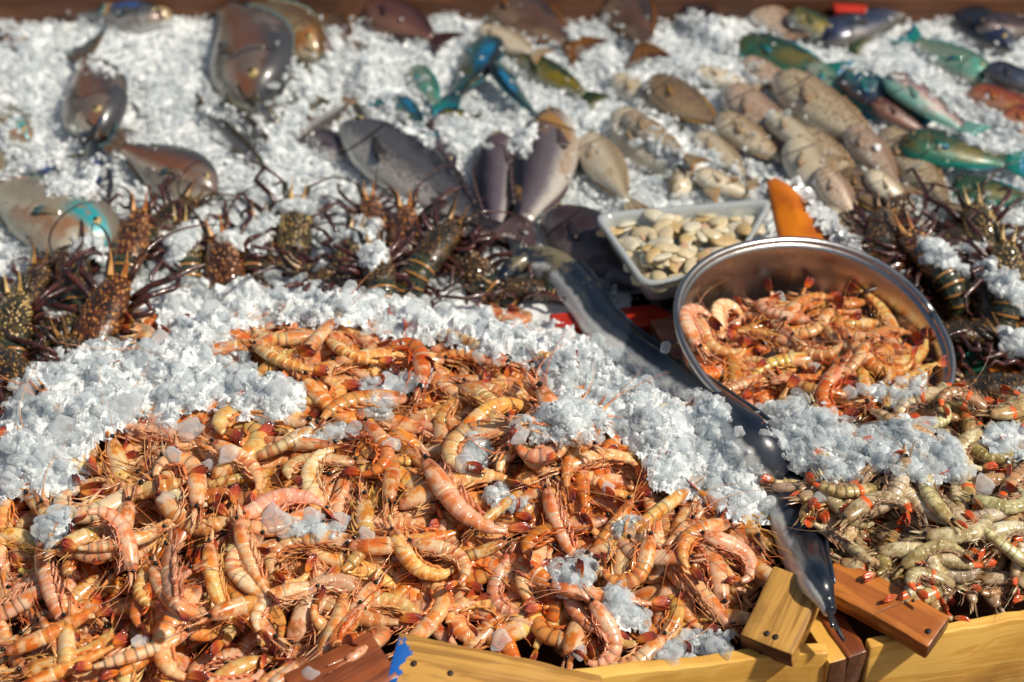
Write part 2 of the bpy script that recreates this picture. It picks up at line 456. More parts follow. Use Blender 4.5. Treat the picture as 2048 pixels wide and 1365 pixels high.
# ------------------------------------------------------------------ ice
def ice_mat(name, col=(.80, .87, .91), trans=.45, sss=.5, rough=.14, sc=.030, thru=0.0):
    k = NT(name); n = k.noise(55, 4, .6); n2 = k.noise(420, 3, .6)
    c = k.mix(k.ss(n, .35, .7), col, tuple(min(.93, x*1.16) for x in col))
    k.bump(k.math('ADD', k.math('MULTIPLY', n, .5), k.math('MULTIPLY', n2, .6)), .22, .0010)
    k.set(Base_Color=c, Roughness=k.ss(n2, .3, .7, rough*.5, rough*2.2), IOR=1.31, Transmission_Weight=trans, Subsurface_Weight=sss, Subsurface_Radius=(.9, 1.0, 1.05), Subsurface_Scale=sc)
    if thru > 0:      # light passes through the thin wet grains as well as off them
        t = k.t; tp = k.n('ShaderNodeBsdfTransparent'); tl = k.n('ShaderNodeBsdfTranslucent'); tl.inputs[0].default_value = (*col, 1); tp.inputs[0].default_value = (.97, .985, .99, 1)
        m1 = k.n('ShaderNodeMixShader'); m1.inputs[0].default_value = .42; m2 = k.n('ShaderNodeMixShader'); lw = k.n('ShaderNodeLayerWeight'); lw.inputs[0].default_value = .35
        k.put(m2.inputs[0], k.math('MULTIPLY', k.math('SUBTRACT', 1.0, lw.outputs['Facing']), thru))
        t.links.new(k.b.outputs[0], m1.inputs[1]); t.links.new(tl.outputs[0], m1.inputs[2]); t.links.new(m1.outputs[0], m2.inputs[1]); t.links.new(tp.outputs[0], m2.inputs[2]); t.links.new(m2.outputs[0], t.nodes['Material Output'].inputs[0])
    return k.m
ICE = ice_mat('crushed_ice', (.90, .93, .94), trans=.0, sss=.0, rough=.07, sc=.002, thru=.55)
ICECLEAR = ice_mat('clear_ice', (.84, .89, .92), .0, .0, .07, thru=.80)
SNOW = ice_mat('packed_ice', (.73, .76, .77), .0, .0, .22)
def chip_proto(seed, sub, flat=1, rough=.35, smooth=False):
    r = random.Random(seed); bm = bmesh.new(); bmesh.ops.create_icosphere(bm, subdivisions=sub, radius=1)
    cuts = [Vector((r.gauss(0, 1), r.gauss(0, 1), r.gauss(0, 1))).normalized() for _ in range(9)]; dd = [r.uniform(.45, .9) for _ in cuts]
    for v in bm.verts:
        for c, d in zip(cuts, dd):
            k = v.co.dot(c)
            if k > d: v.co -= c*(k-d)
        v.co *= 1+r.uniform(-rough, rough)*.3
        v.co.z *= flat
    me = bpy.data.meshes.new('ice'); bm.to_mesh(me); bm.free(); me.uv_layers.new(name='UVMap')
    return tri_arrays(me), me
GR = [chip_proto(i, 1, R(.6, 1))[0] for i in range(10)]
CH2 = [chip_proto(30+i, 2, R(.35, .8), .12)[0] for i in range(10)]
def randM(p, s, flatten=0.5):
    q = Quaternion(Vector((rs.randn(), rs.randn(), rs.randn())).normalized(), R(0, PI)*(1-flatten) if flatten else R(0, PI))
    M = Matrix.Rotation(R(0, 2*PI), 4, 'Z'); M = q.to_matrix().to_4x4() @ M
    M = Matrix.Translation(p) @ M @ Matrix.Diagonal((s*R(.7, 1.3), s*R(.7, 1.3), s*R(.6, 1.1), 1))
    return np.array(M)
def shed_ice(items, poly, n, smin, smax, edge=25, bigp=.04, big=(.008, .014), layers=.75, thick=.009, avoid=None, sm=6, core=-.12):
    """grains spread over the region whose outline the photograph shows, as one lumpy layer"""
    global H
    xs = [p[0] for p in poly]; ys = [p[1] for p in poly]
    px = rs.uniform(min(xs), max(xs), n*4); py = rs.uniform(min(ys), max(ys), n*4)
    m = inpoly(px, py, poly); px, py = px[m], py[m]; d = dist_poly(px, py, poly)
    nz = np.array([mnoise.noise(Vector((a/38, b/30, 3.3)))+.5*mnoise.noise(Vector((a/14, b/11, 7.3))) for a, b in zip(px, py)])
    keep = rs.rand(len(px)) < np.clip(d/edge+.10+nz*.7, .03, 1)
    if avoid:
        for a in avoid: keep &= ~inpoly(px, py, a)
    px, py, d, nz = px[keep][:n], py[keep][:n], d[keep][:n], nz[keep][:n]
    Hm = blur(H, sm); pts = hits(px, py); iy, ix = idx(pts[:, 0], pts[:, 1]); tgt = Hm[iy, ix]+thick*np.clip(d/edge*.8-.25+nz*.9, -.35, 1.2)
    CT = np.full(H.shape, -9.); new = H.copy()
    # packed core under the loose grains
    wp = np.array([hit(max(-300, min(2350, a)), b)[:2] for a, b in poly]); a0, a1 = idx(wp[:, 0].min()-.03, wp[:, 1].min()-.03), idx(wp[:, 0].max()+.03, wp[:, 1].max()+.03)
    sl = (slice(int(a0[0]), int(a1[0])), slice(int(a0[1]), int(a1[1]))); X, Y, Z = GX[sl], GY[sl], Hm[sl]
    if X.size > 50 and core is not None:
        dz = Y*FW.y+(Z-CH)*FW.z; PX = 1024+X/dz*LENS/36*2048; PY = 682.5-(Y*UPV.y+(Z-CH)*UPV.z)/dz*LENS/36*2048
        dd_ = dist_poly(PX, PY, poly); ins = inpoly(PX, PY, poly)
        if avoid:
            for a in avoid: ins &= ~inpoly(PX, PY, a)
        nn = fbm(X, Y, 90, 31, 2)+.7*fbm(X, Y, 260, 32, 2)
        tt = thick*(np.clip(dd_/edge*.8, 0, 1.0)+nn*1.0+core)
        top = Z+tt-.002+.0009*fbm(X, Y, 600, 33, 2)+rs.rand(*X.shape)*.0004; mk = ins & (tt > .0005)
        CT[sl] = np.where(mk, top, -9.); new[sl] = np.where(mk, np.maximum(new[sl], top), new[sl])
        ny_, nx_ = X.shape; q = (np.arange(ny_-1)[:, None]*nx_+np.arange(nx_-1)[None]); okq = mk[:-1, :-1] & mk[1:, :-1] & mk[:-1, 1:] & mk[1:, 1:]; q = q[okq]
        if len(q):
            Tq = np.concatenate([np.stack([q, q+1, q+nx_+1], 1), np.stack([q, q+nx_+1, q+nx_], 1)]); used = np.unique(Tq); remap = np.zeros(X.size, int); remap[used] = np.arange(len(used))
            Vq = np.stack([X.ravel(), Y.ravel(), top.ravel()], 1)[used]; items.append((Vq, remap[Tq], np.zeros((len(used), 2)), np.eye(4), 1, (1, 1, 1)))
    for (x, y, z), t, a, b in zip(pts, tgt, iy, ix):
        isbig = R(0, 1) < bigp; s = R(*big) if isbig else R(smin, smax)*(1 if R(0, 1) < .8 else 1.5)
        zz = t-R(0, .005)+(.002 if isbig else 0)
        if CT[a, b] > 0: zz = CT[a, b]+R(-.0022, .0004)+(.001 if isbig else 0)
        elif zz < H[a, b]-.006: zz = H[a, b]+s*.3
        pr = random.choice(CH2 if isbig else GR)
        items.append((*pr, randM((x, y, zz), s, .55 if isbig else 0), 2 if isbig else 0 if R(0, 1) < .8 else 1, (1, 1, 1)))
        new[a, b] = max(new[a, b], t)
    H = np.maximum(H, blur(new, 1)-.0005)
# ------------------------------------------------------------------ base heights
def wpoly(pts, z): return [(PZ(a, b, z).x, PZ(a, b, z).y) for a, b in pts]
HEAP_PX = [(-150, 800), (0, 765), (100, 725), (220, 670), (330, 610), (450, 580), (600, 565), (850, 600), (1000, 625), (1110, 655), (1300, 745), (1420, 840), (1500, 930), (1545, 1030), (1560, 1150), (1500, 1270), (1440, 1310), (1150, 1400), (1000, 1450), (-150, 1480)]
heapW = wpoly(HEAP_PX, .07)
def smooth(t): t = np.clip(t, 0, 1); return t*t*(3-2*t)
inside = inpoly(GX, GY, heapW); dd = dist_poly(GX, GY, heapW)
ramp = -.15+1.15*smooth((GY-1.30)/.46)
heap = np.where(inside, .062*smooth(dd/.06+.15)**.6*ramp, 0)
def fbm(X, Y, s, seed, o=3):
    out = np.zeros_like(X); r = np.random.RandomState(seed)
    for k in range(o):
        for j in range(5):
            a = r.uniform(0, 2*PI); f = s*2**k*r.uniform(.7, 1.3); out += np.sin(X*f*np.cos(a)+Y*f*np.sin(a)+r.uniform(0, 9))/(5*2**k)
    return out
RIGHT_PX = [(1500, 790), (1650, 780), (1900, 800), (2200, 840), (2200, 1215), (1745, 1265), (1680, 1180), (1640, 1080), (1600, 980), (1540, 880)]
rightW = wpoly(RIGHT_PX, .03); insR = inpoly(GX, GY, rightW); dR = dist_poly(GX, GY, rightW)
right = np.where(insR, .035*smooth(dR/.05+.2), 0)
H = heap+right+fbm(GX, GY, 22, 4)*.010*(1-inside)+fbm(GX, GY, 30, 9)*.006*inside-.005
H0 = H.copy()

# ------------------------------------------------------------------ wood
def wood_mat(name, light, dark, gscale=1.0, stain=None, stainamt=.5, rough=.5, wet=0):
    k = NT(name); co = k.obj()
    mp = k.n('ShaderNodeMapping'); k.put(mp.inputs[0], co); mp.inputs['Scale'].default_value = (1.6*gscale, 26*gscale, 26*gscale)
    w = k.noise(1.0, 5, .62, mp.outputs[0], 1.4)
    mp2 = k.n('ShaderNodeMapping'); k.put(mp2.inputs[0], co); mp2.inputs['Scale'].default_value = (6, 260, 260)
    fine = k.noise(1.0, 3, .6, mp2.outputs[0], .3)
    sn = k.noise(9, 4, .6)
    ring = k.math('SINE', k.math('MULTIPLY', w, 20)); ring = k.ss(ring, -1, .6, .35, 1)
    c = k.mix(ring, dark, light); c = k.mix(k.math('MULTIPLY', k.ss(fine, .45, .75), .45), c, dark)
    c = k.mix(k.math('MULTIPLY', k.ss(sn, .48, .70), stainamt), c, stain or dark)
    dk = k.noise(3.5, 3, .6); c = k.mix(k.math('MULTIPLY', k.ss(dk, .5, .7), .35), c, tuple(x*.35 for x in dark))
    k.bump(k.math('ADD', k.math('MULTIPLY', ring, .5), k.math('MULTIPLY', fine, .8)), .35, .0012)
    k.set(Base_Color=c, Roughness=rough, Coat_Weight=wet, Coat_Roughness=.2); return k.m
WY = wood_mat('pine_wood', (.92, .56, .13), (.70, .34, .05), stain=(.30, .11, .02), stainamt=.55, wet=.3)
WT = wood_mat('weathered_pine', (.62, .33, .07), (.28, .12, .02), 1.3, stain=(.09, .035, .015), stainamt=.55, wet=.15)
WR = wood_mat('red_brown_wood', (.30, .075, .018), (.11, .024, .008), 1.0, stain=(.05, .015, .006), wet=.25, rough=.4)
WD = wood_mat('dark_wet_wood', (.16, .06, .022), (.06, .02, .009), 1.0, stain=(.03, .012, .006), wet=.2)
WO = wood_mat('orange_wood', (.58, .19, .03), (.28, .07, .012), 1.0, stain=(.12, .03, .01), wet=.25, rough=.38)
def painted(name):
    k = NT(name); co = k.obj(); sx = k.n('ShaderNodeSeparateXYZ'); k.put(sx.inputs[0], co); return k, sx
def flat_mat(name, c, rough=.5, **kw):
    k = NT(name); n = k.noise(30, 4, .6); cc = k.mix(k.ss(n, .3, .7), c, tuple(x*.6 for x in c)); k.bump(n, .2, .001); k.set(Base_Color=cc, Roughness=rough, **kw); return k.m
BLUEP = flat_mat('blue_paint', (.01, .10, .42), .45)
NAIL = flat_mat('rusty_nail', (.035, .016, .01), .6)
REDP = flat_mat('red_plastic', (.62, .035, .012), .35)
GREENP = flat_mat('green_paint', (.008, .07, .04), .45)
def box_mesh(name, L, W, T, mat, bev=.002, seed=0, endmat=None):
    """plank with worn edges; x along the grain"""
    r = random.Random(seed); ph = r.uniform(0, 9); n = max(10, int(L/.008)); V = []; F = []; y, z, c = W/2, T/2, bev
    prof = [(-y+c, z), (-y*.5, z), (0, z), (y*.5, z), (y-c, z), (y-.3*c, z-.3*c), (y, z-c), (y, 0), (y, -z+c), (y-.3*c, -z+.3*c), (y-c, -z), (0, -z), (-y+c, -z), (-y+.3*c, -z+.3*c), (-y, -z+c), (-y, 0), (-y, z-c), (-y+.3*c, z-.3*c)]; K = len(prof)
    xs = [-L/2, -L/2+c*.4]+[-L/2+c+(L-2*c)*i/(n-1) for i in range(n)]+[L/2-c*.4, L/2]
    for i, x in enumerate(xs):
        ins = {0: c, 1: c*.3, len(xs)-1: c, len(xs)-2: c*.3}.get(i, 0)
        for (py_, pz_) in prof:
            w1 = .0007*math.sin(x*37+ph)+.0004*math.sin(x*131+ph*2); w2 = .0007*math.sin(x*51+ph*3)
            ch = mnoise.noise(Vector((x*60+ph, py_*60, pz_*60)))*.0009
            V.append((x, (py_-math.copysign(min(ins, abs(py_)), py_) if py_ else 0)+w2+ch, (pz_-math.copysign(min(ins, abs(pz_)), pz_) if pz_ else 0)+w1+ch))
    for i in range(len(xs)-1):
        for j in range(K): F.append((i*K+j, i*K+(j+1) % K, (i+1)*K+(j+1) % K, (i+1)*K+j))
    F.append(tuple(range(K))); F.append(tuple((len(xs)-1)*K+j for j in range(K)))
    me = bpy.data.meshes.new(name); me.from_pydata(V, [], F); bm = bmesh.new(); bm.from_mesh(me); bmesh.ops.recalc_face_normals(bm, faces=bm.faces); bm.to_mesh(me); bm.free()
    me.uv_layers.new(name='UVMap'); me.materials.append(mat)
    me.polygons.foreach_set('use_smooth', [abs(p.normal.x) < .8 and W < .5 for p in me.polygons])
    if endmat:
        me.materials.append(endmat)
        for p in me.polygons:
            if abs(p.normal.x) > .8: p.material_index = 1
    if hasattr(me, 'set_sharp_from_angle'): me.set_sharp_from_angle(angle=.6)
    return me
def plank(name, a, b, W, T, mat, label, cat='plank', roll=0, end=None, group=None, seed=0, nails=(), stamp_it=True):
    """a, b: world centre line of the top face; every plank is a thing with its nails as parts"""
    a, b = Vector(a), Vector(b); t = (b-a); L = t.length; t.normalize()
    n = Vector((0, 0, 1)); n = (n-t*n.dot(t)).normalized(); s = n.cross(t)
    n2 = n*math.cos(roll)+s*math.sin(roll); s2 = n2.cross(t)
    M = frame((a+b)/2-n2*T/2, t, s2, n2)
    root = empty(name, M); tag(root, label, cat, group)
    mobj('board', box_mesh(name, L, W, T, mat, seed=seed, endmat=end), root)
    for (u, w) in nails:
        mb = MB(); mb.ball((u*L/2, w*W/2, T/2+.0004), .0032, 6, (1, 1, .35)); mobj('nail_head', mb.mesh('nail_head', NAIL), root)
    if stamp_it:
        k = int(L/.006)+1
        for i in range(k+1):
            c = a.lerp(b, i/k)
            j0, i0 = idx(c.x, c.y); w = max(1, int(W/2/CELL)); H[max(0, j0-w):j0+w+1, max(0, i0-w):i0+w+1] = np.maximum(H[max(0, j0-w):j0+w+1, max(0, i0-w):i0+w+1], c.z-.004)
    return root, M
# table under everything
tb = MB(); tb.plate([[(-3, .6, -.09), (-3, 5.0, -.09)], [(3, .6, -.09), (3, 5.0, -.09)]], (0, 0, 1), .02)
o = mobj('table_top', tb.mesh('table_top', WD, False)); tag(o, kind='structure')
gd = MB(); gd.plate([[(-40, -10, -.85), (-40, 60, -.85)], [(40, -10, -.85), (40, 60, -.85)]], (0, 0, 1), .02)
GM = flat_mat('pavement', (.16, .15, .14), .8); tag(mobj('ground', gd.mesh('ground', GM, False)), kind='structure')
# back board of the display
yb = PZ(1024, 20, .02).y+.03
plank('back_board', (-1.3, yb, .035), (1.3, yb-.01, .035), .035, .14, WD, 'dark brown wooden board running along the far edge of the fish display', 'board', seed=3, stamp_it=False)
# front left: crate rail and loose planks
a, b = PZ(1130, 1352, .028), PZ(1655, 1292, .028)
plank('crate_rail', a+(a-b)*.02, b, .016, .09, WY, 'yellow pine crate rail along the bottom edge under the prawns and the short plank end', 'crate rail', seed=5, nails=((.5, .0),))
a, b = PZ(785, 1312, .062), PZ(1195, 1400, .042)
rt, M = plank('painted_plank', a, b, .055, .022, WT, 'weathered yellow plank with a smear of blue paint on its left end', 'plank', roll=-.25, seed=8, nails=((-.78, -.12), (-.42, -.2)))
bw = WT.copy(); bw.name = 'blue_stained_pine'; t_ = bw.node_tree; pb = t_.nodes['Principled BSDF']; Lp = (b-a).length
def nn_(typ, **kw):
    q = t_.nodes.new(typ)
    for k_, v_ in kw.items(): setattr(q, k_, v_)
    return q
tc_ = nn_('ShaderNodeTexCoord'); sx_ = nn_('ShaderNodeSeparateXYZ'); t_.links.new(tc_.outputs['Object'], sx_.inputs[0]); nz_ = nn_('ShaderNodeTexNoise'); nz_.inputs['Scale'].default_value = 70; nz_.inputs['Detail'].default_value = 5; t_.links.new(tc_.outputs['Object'], nz_.inputs['Vector'])
m1 = nn_('ShaderNodeMath', operation='MULTIPLY_ADD'); t_.links.new(nz_.outputs[0], m1.inputs[0]); m1.inputs[1].default_value = .085; t_.links.new(sx_.outputs[0], m1.inputs[2])
m1b = nn_('ShaderNodeMath', operation='MULTIPLY_ADD'); t_.links.new(sx_.outputs[1], m1b.inputs[0]); m1b.inputs[1].default_value = .35; t_.links.new(m1.outputs[0], m1b.inputs[2])
m2 = nn_('ShaderNodeMapRange'); t_.links.new(m1b.outputs[0], m2.inputs[0]); m2.inputs[1].default_value = -Lp/2+.053; m2.inputs[2].default_value = -Lp/2+.050; m2.inputs[3].default_value = 0; m2.inputs[4].default_value = 1
mm_ = nn_('ShaderNodeMix', data_type='RGBA'); src = pb.inputs['Base Color'].links[0].from_socket; t_.links.new(m2.outputs[0], mm_.inputs[0]); t_.links.new(src, mm_.inputs[6]); mm_.inputs[7].default_value = (.008, .12, .48, 1); t_.links.new(mm_.outputs[2], pb.inputs['Base Color'])
for c_ in rt.children:
    if c_.name.startswith('board'): c_.data.materials[0] = bw
a, b = PZ(770, 1308, .060), PZ(590, 1395, .055)
plank('dark_plank', a, b, .060, .03, WR, 'dark red-brown plank end poking out under the prawns at the bottom edge', 'plank', roll=.2, end=WD, seed=9)
# middle: short block carried on the rail, two standing slats
a, b = PZ(1600, 1150, .075), PZ(1530, 1290, .050)
plank('crate_block', a, b, .056, .028, WT, 'short weathered plank with two nail holes, its cut end facing forwards above the crate rail', 'plank', roll=0.0, end=WD, seed=12, nails=((.72, -.12), (.72, .22)))
a, b = PZ(1612, 1215, .02), PZ(1678, 1322, .018)
plank('wooden_slat', a, b, .022, .08, WY, 'narrow pale slat on edge between the short plank and the dark red slat', 'slat', end=WD, seed=13)
a, b = PZ(1650, 1215, .025), PZ(1718, 1310, .02)
plank('wooden_slat', a, b, .024, .08, WR, 'dark red slat on edge just left of the bright crate front', 'slat', end=WD, seed=14)
a, b = PZ(1655, 1140, .062), PZ(1880, 1262, .052)
plank('leaning_plank', a, b, .046, .022, WO, 'reddish orange plank lying across the corner of the right crate beside the eel tail', 'plank', roll=-.15, end=WD, seed=15, nails=((.86, -.3),))
a, b = PZ(1735, 1285, .028), PZ(2300, 1180, .028)
plank('pine_plank', a, b, .013, .13, WY, 'bright sunlit yellow pine front board of the right hand crate', 'crate board', seed=17)
a, b = PZ(1300, 640, .01), PZ(1395, 690, .012)
# red plastic trim between the eel and the steel basin, and red tray edges
def slab(name, pts, z, th, mat, label, cat):
    bm = bmesh.new(); vs = [bm.verts.new(PZ(x, y, z)) for x, y in pts]; f = bm.faces.new(vs)
    r = bmesh.ops.extrude_face_region(bm, geom=[f]); bmesh.ops.translate(bm, verts=[v for v in r['geom'] if isinstance(v, bmesh.types.BMVert)], vec=(0, 0, -th))
    bmesh.ops.recalc_face_normals(bm, faces=bm.faces); bmesh.ops.bevel(bm, geom=list(bm.edges), offset=.0015, segments=1, affect='EDGES')
    me = bpy.data.meshes.new(name); bm.to_mesh(me); bm.free(); me.uv_layers.new(name='UVMap'); me.materials.append(mat)
    return tag(mobj(name, me), label, cat)
slab('red_tray', [(1098, 628), (1335, 606), (1345, 640), (1240, 660), (1110, 650)], .010, .03, REDP, 'bright red plastic tray rim showing behind the eel', 'tray')
slab('corner_board', [(1300, 640), (1400, 620), (1440, 760), (1380, 770)], .035, .02, WR, 'dark red-brown board corner between the eel and the steel basin', 'board')
slab('green_board', [(1890, 660), (1935, 650), (1985, 750), (1940, 765)], .004, .02, GREENP, 'green painted board corner right of the steel basin', 'board')
slab('orange_board', [(1880, 740), (1990, 720), (2200, 800), (2200, 870), (1900, 830)], -.004, .03, WO, 'orange brown wooden board lying right of the basin under dark lobsters', 'board')
slab('red_scrap', [(1665, 6), (1735, 10), (1730, 24), (1670, 22)], .03, .01, REDP, 'bright red plastic scrap beneath the far right fish', 'plastic scrap')

# ------------------------------------------------------------------ ice bed under the fish
FISH_PX = [(-300, -60), (2350, -60), (2350, 620), (1700, 480), (1200, 620), (1000, 600), (560, 560), (330, 600), (0, 740), (-300, 760)]
bed_items = []
Hbed = blur(H, 1)
nx2, ny2 = 250, 160; bx = np.linspace(-1.2, 1.2, nx2); by = np.linspace(1.75, yb-.02, ny2); BX, BY = np.meshgrid(bx, by)
bz = H[idx(BX, BY)]+fbm(BX, BY, 120, 77, 3)*.004
V = np.stack([BX.ravel(), BY.ravel(), bz.ravel()], 1)
q = np.arange(nx2*(ny2-1)).reshape(ny2-1, nx2)[:, :-1].ravel(); T = np.concatenate([np.stack([q, q+1, q+nx2+1], 1), np.stack([q, q+nx2+1, q+nx2], 1)])
inheap = inpoly(V[:, 0], V[:, 1], heapW) | ((V[:, 0] > .15) & (V[:, 1] < PZ(1500, 560, 0).y)) | ((V[:, 0] > .45) & (V[:, 1] < PZ(1700, 480, 0).y))
T = T[~inheap[T].any(1)]
bed_items.append((V, T, np.zeros((len(V), 2)), np.eye(4), 1, (1, 1, 1)))

EEL_VIS = [(1000, 500), (1060, 480), (1190, 520), (1235, 620), (1320, 665), (1410, 730), (1490, 800), (1545, 890), (1590, 950), (1630, 1010), (1645, 1080), (1685, 1240), (1630, 1235), (1575, 1140), (1545, 1050), (1565, 1010), (1560, 965), (1520, 900), (1465, 840), (1400, 785), (1310, 722), (1240, 680), (1165, 655), (1100, 640), (1095, 560), (1010, 540)]
BLOCKP = [(1560, 1120), (1665, 1180), (1620, 1345), (1445, 1310), (1450, 1270)]
LEANP = [(1620, 1105), (1920, 1205), (1915, 1300), (1640, 1190)]
def front_ok(x, y, z, m=44):
    px, py = proj((x, y, z)); a, b = np.array([px]), np.array([py])
    if 560 < px < 790 and py > 1300+(785-px)*.28-m: return False
    if px >= 790 and px < 1180 and py > 1282+(px-790)*.22-m: return False
    if px >= 1180 and px < 1660 and py > 1345-(px-1180)*.11-m: return False
    if px >= 1720 and py > 1265-(px-1740)*.115-m-10: return False
    return not (inpoly(a, b, BLOCKP)[0] or inpoly(a, b, LEANP)[0])
# ------------------------------------------------------------------ the prawn heap, foreground
TONES = [('peach', (.82, .54, .29)), ('orange', (.80, .40, .12)), ('yellow', (.80, .56, .20)), ('pink', (.80, .47, .31)), ('pale', (.88, .69, .43)), ('deep orange', (.68, .22, .04))]
TW = [.30, .20, .17, .17, .10, .06]
def pick_tone(tw=None):
    q = R(0, 1); s = 0
    for (nme, c), w in zip(TONES, tw or TW):
        s += w
        if q <= s: break
    j = R(.72, 1.10); return nme, (c[0]*j, c[1]*j*R(.92, 1.08), c[2]*j*R(.70, 1.05), R(.05, .75) if R(0, 1) < .6 else 0)
ICE_FG = {
 'A': [(290, 615), (420, 580), (560, 560), (700, 572), (850, 600), (1000, 625), (1110, 650), (1250, 705), (1330, 760), (1420, 830), (1500, 930), (1545, 1030), (1560, 1060), (1470, 1060), (1400, 1010), (1310, 1000), (1270, 930), (1230, 880), (1150, 900), (1030, 890), (1020, 860), (1100, 800), (1060, 745), (960, 725), (880, 700), (780, 690), (700, 665), (620, 665), (540, 655), (480, 670), (430, 715), (330, 700)],
 'B': [(20, 770), (110, 700), (220, 685), (330, 685), (490, 695), (520, 750), (620, 770), (610, 850), (520, 860), (420, 830), (350, 860), (200, 890), (175, 965), (120, 1010), (-20, 1010), (-20, 830), (70, 790)],
 'C': [(720, 770), (800, 745), (870, 735), (860, 770), (800, 800), (770, 840), (720, 820)],
 'D': [(1085, 1130), (1150, 1110), (1200, 1120), (1190, 1180), (1130, 1195), (1090, 1170)],
 'E': [(1195, 1170), (1250, 1170), (1290, 1230), (1300, 1270), (1240, 1270), (1210, 1230)],
 'F': [(1385, 1265), (1460, 1270), (1450, 1320), (1310, 1330), (1330, 1290)],
 'G': [(560, 1050), (650, 1045), (700, 1060), (660, 1090), (590, 1085)],
 'H': [(920, 880), (960, 860), (990, 900), (970, 960), (930, 950)],
 'I': [(1000, 970), (1060, 1010), (1020, 1030), (960, 1000)], 'J': [(1210, 1050), (1260, 1030), (1300, 1050), (1240, 1080)],
 'K': [(590, 870), (690, 850), (720, 870), (640, 890)], 'L': [(80, 1010), (160, 1020), (150, 1060), (90, 1120), (60, 1080)]}
LAND = [((40, 1050), 'the left picture edge'), ((120, 860), 'the left drift of ice'), ((420, 900), 'the gap under the left ice drift'), ((560, 1060), 'the clear ice flakes in mid heap'),
        ((740, 800), 'the small ice patch in mid heap'), ((900, 720), 'the lower edge of the upper ice ridge'), ((1120, 880), 'the ice tongue right of centre'), ((1330, 1050), 'the ice beside the eel belly'),
        ((1160, 1150), 'the ice patch low right of centre'), ((1430, 1280), 'the crate rail'), ((1500, 1180), 'the short plank with nail holes'), ((840, 1280), 'the blue painted plank'),
        ((680, 1310), 'the dark red-brown plank end'), ((60, 1300), 'the bottom left corner'), ((330, 1300), 'the bottom edge left of the dark plank'), ((300, 1080), 'the long straight prawn at left'),
        ((1280, 1220), 'the ice patch behind the crate rail'), ((960, 1000), 'the middle of the heap'), ((700, 1180), 'the prawns behind the dark plank'), ((600, 690), 'the top of the heap under the upper ice'),
        ((1050, 1280), 'the far end of the blue painted plank')]
def where(px, py, land=LAND):
    (lx, ly), nme = min(land, key=lambda l: (l[0][0]-px)**2+(l[0][1]-py)**2)
    dx, dy = px-lx, py-ly
    s = ('right of ' if dx > 0 else 'left of ') if abs(dx) > abs(dy) else ('below ' if dy > 0 else 'above ')
    if dx*dx+dy*dy < 900: s = 'at '
    return s+nme
def curlword(b): return 'straight' if b < .5 else 'slightly bent' if b < 1.1 else 'curved' if b < 1.8 else 'curled' if b < 2.6 else 'tightly curled'
# lower layers: one mass nobody could count
NOBOWL = False
def heap_mass(name, polyW, n, variants, tones, label, matset, layers_scale=1.0, onlylegs=True):
    global Hs
    items = []; xs = [p[0] for p in polyW]; ys = [p[1] for p in polyW]; k = 0
    arr = {}
    for i in range(n*6):
        x, y = R(min(xs), max(xs)), R(min(ys), max(ys))
        if abs(x) > .62*(y/1.4) or y > 2.9 or not bool(inpoly(np.array([x]), np.array([y]), polyW)[0]) or y < 1.24: continue
        if not front_ok(x, y, float(H[idx(x, y)])): continue
        if NOBOWL and inW(x, y, rimW): continue
        if k % 40 == 0: Hs = blur(H, 10)
        v = random.choice(variants); M = orient(v, x, y, R(0, 2*PI), random.choice((1, -1)), R(-.5, .5), R(.72, .95)*layers_scale, .9, q=60)
        tn, c = pick_tone(tones); c = (c[0]*.98, c[1]*.90, c[2]*.84, c[3])
        for part, mi in (('carapace', 0), ('abdomen', 1), ('tail_fan', 2), ('swimmerets', 3), ('leg', 3)):
            for me in (v[part] if isinstance(v[part], list) else [v[part]])[:3]:
                if me.name not in arr: arr[me.name] = tri_arrays(me)
                items.append((*arr[me.name], np.array(M), mi, c))
        k += 1
        if k >= n: break
    me = merge_mesh(name, items, [matset[q] for q in ('carapace', 'abdomen', 'tail', 'leg')])
    o = mobj(name, me); tag(o, label, 'prawns', None, 'stuff'); return o
heap_mass('prawn_heap', heapW, 640, PV, TW, 'lower layers of the raw orange prawn heap showing in the gaps', PMH)
Hs = blur(H, 10)
print('heap mass done')
GRP = 'raw orange prawns heaped in the front crate'
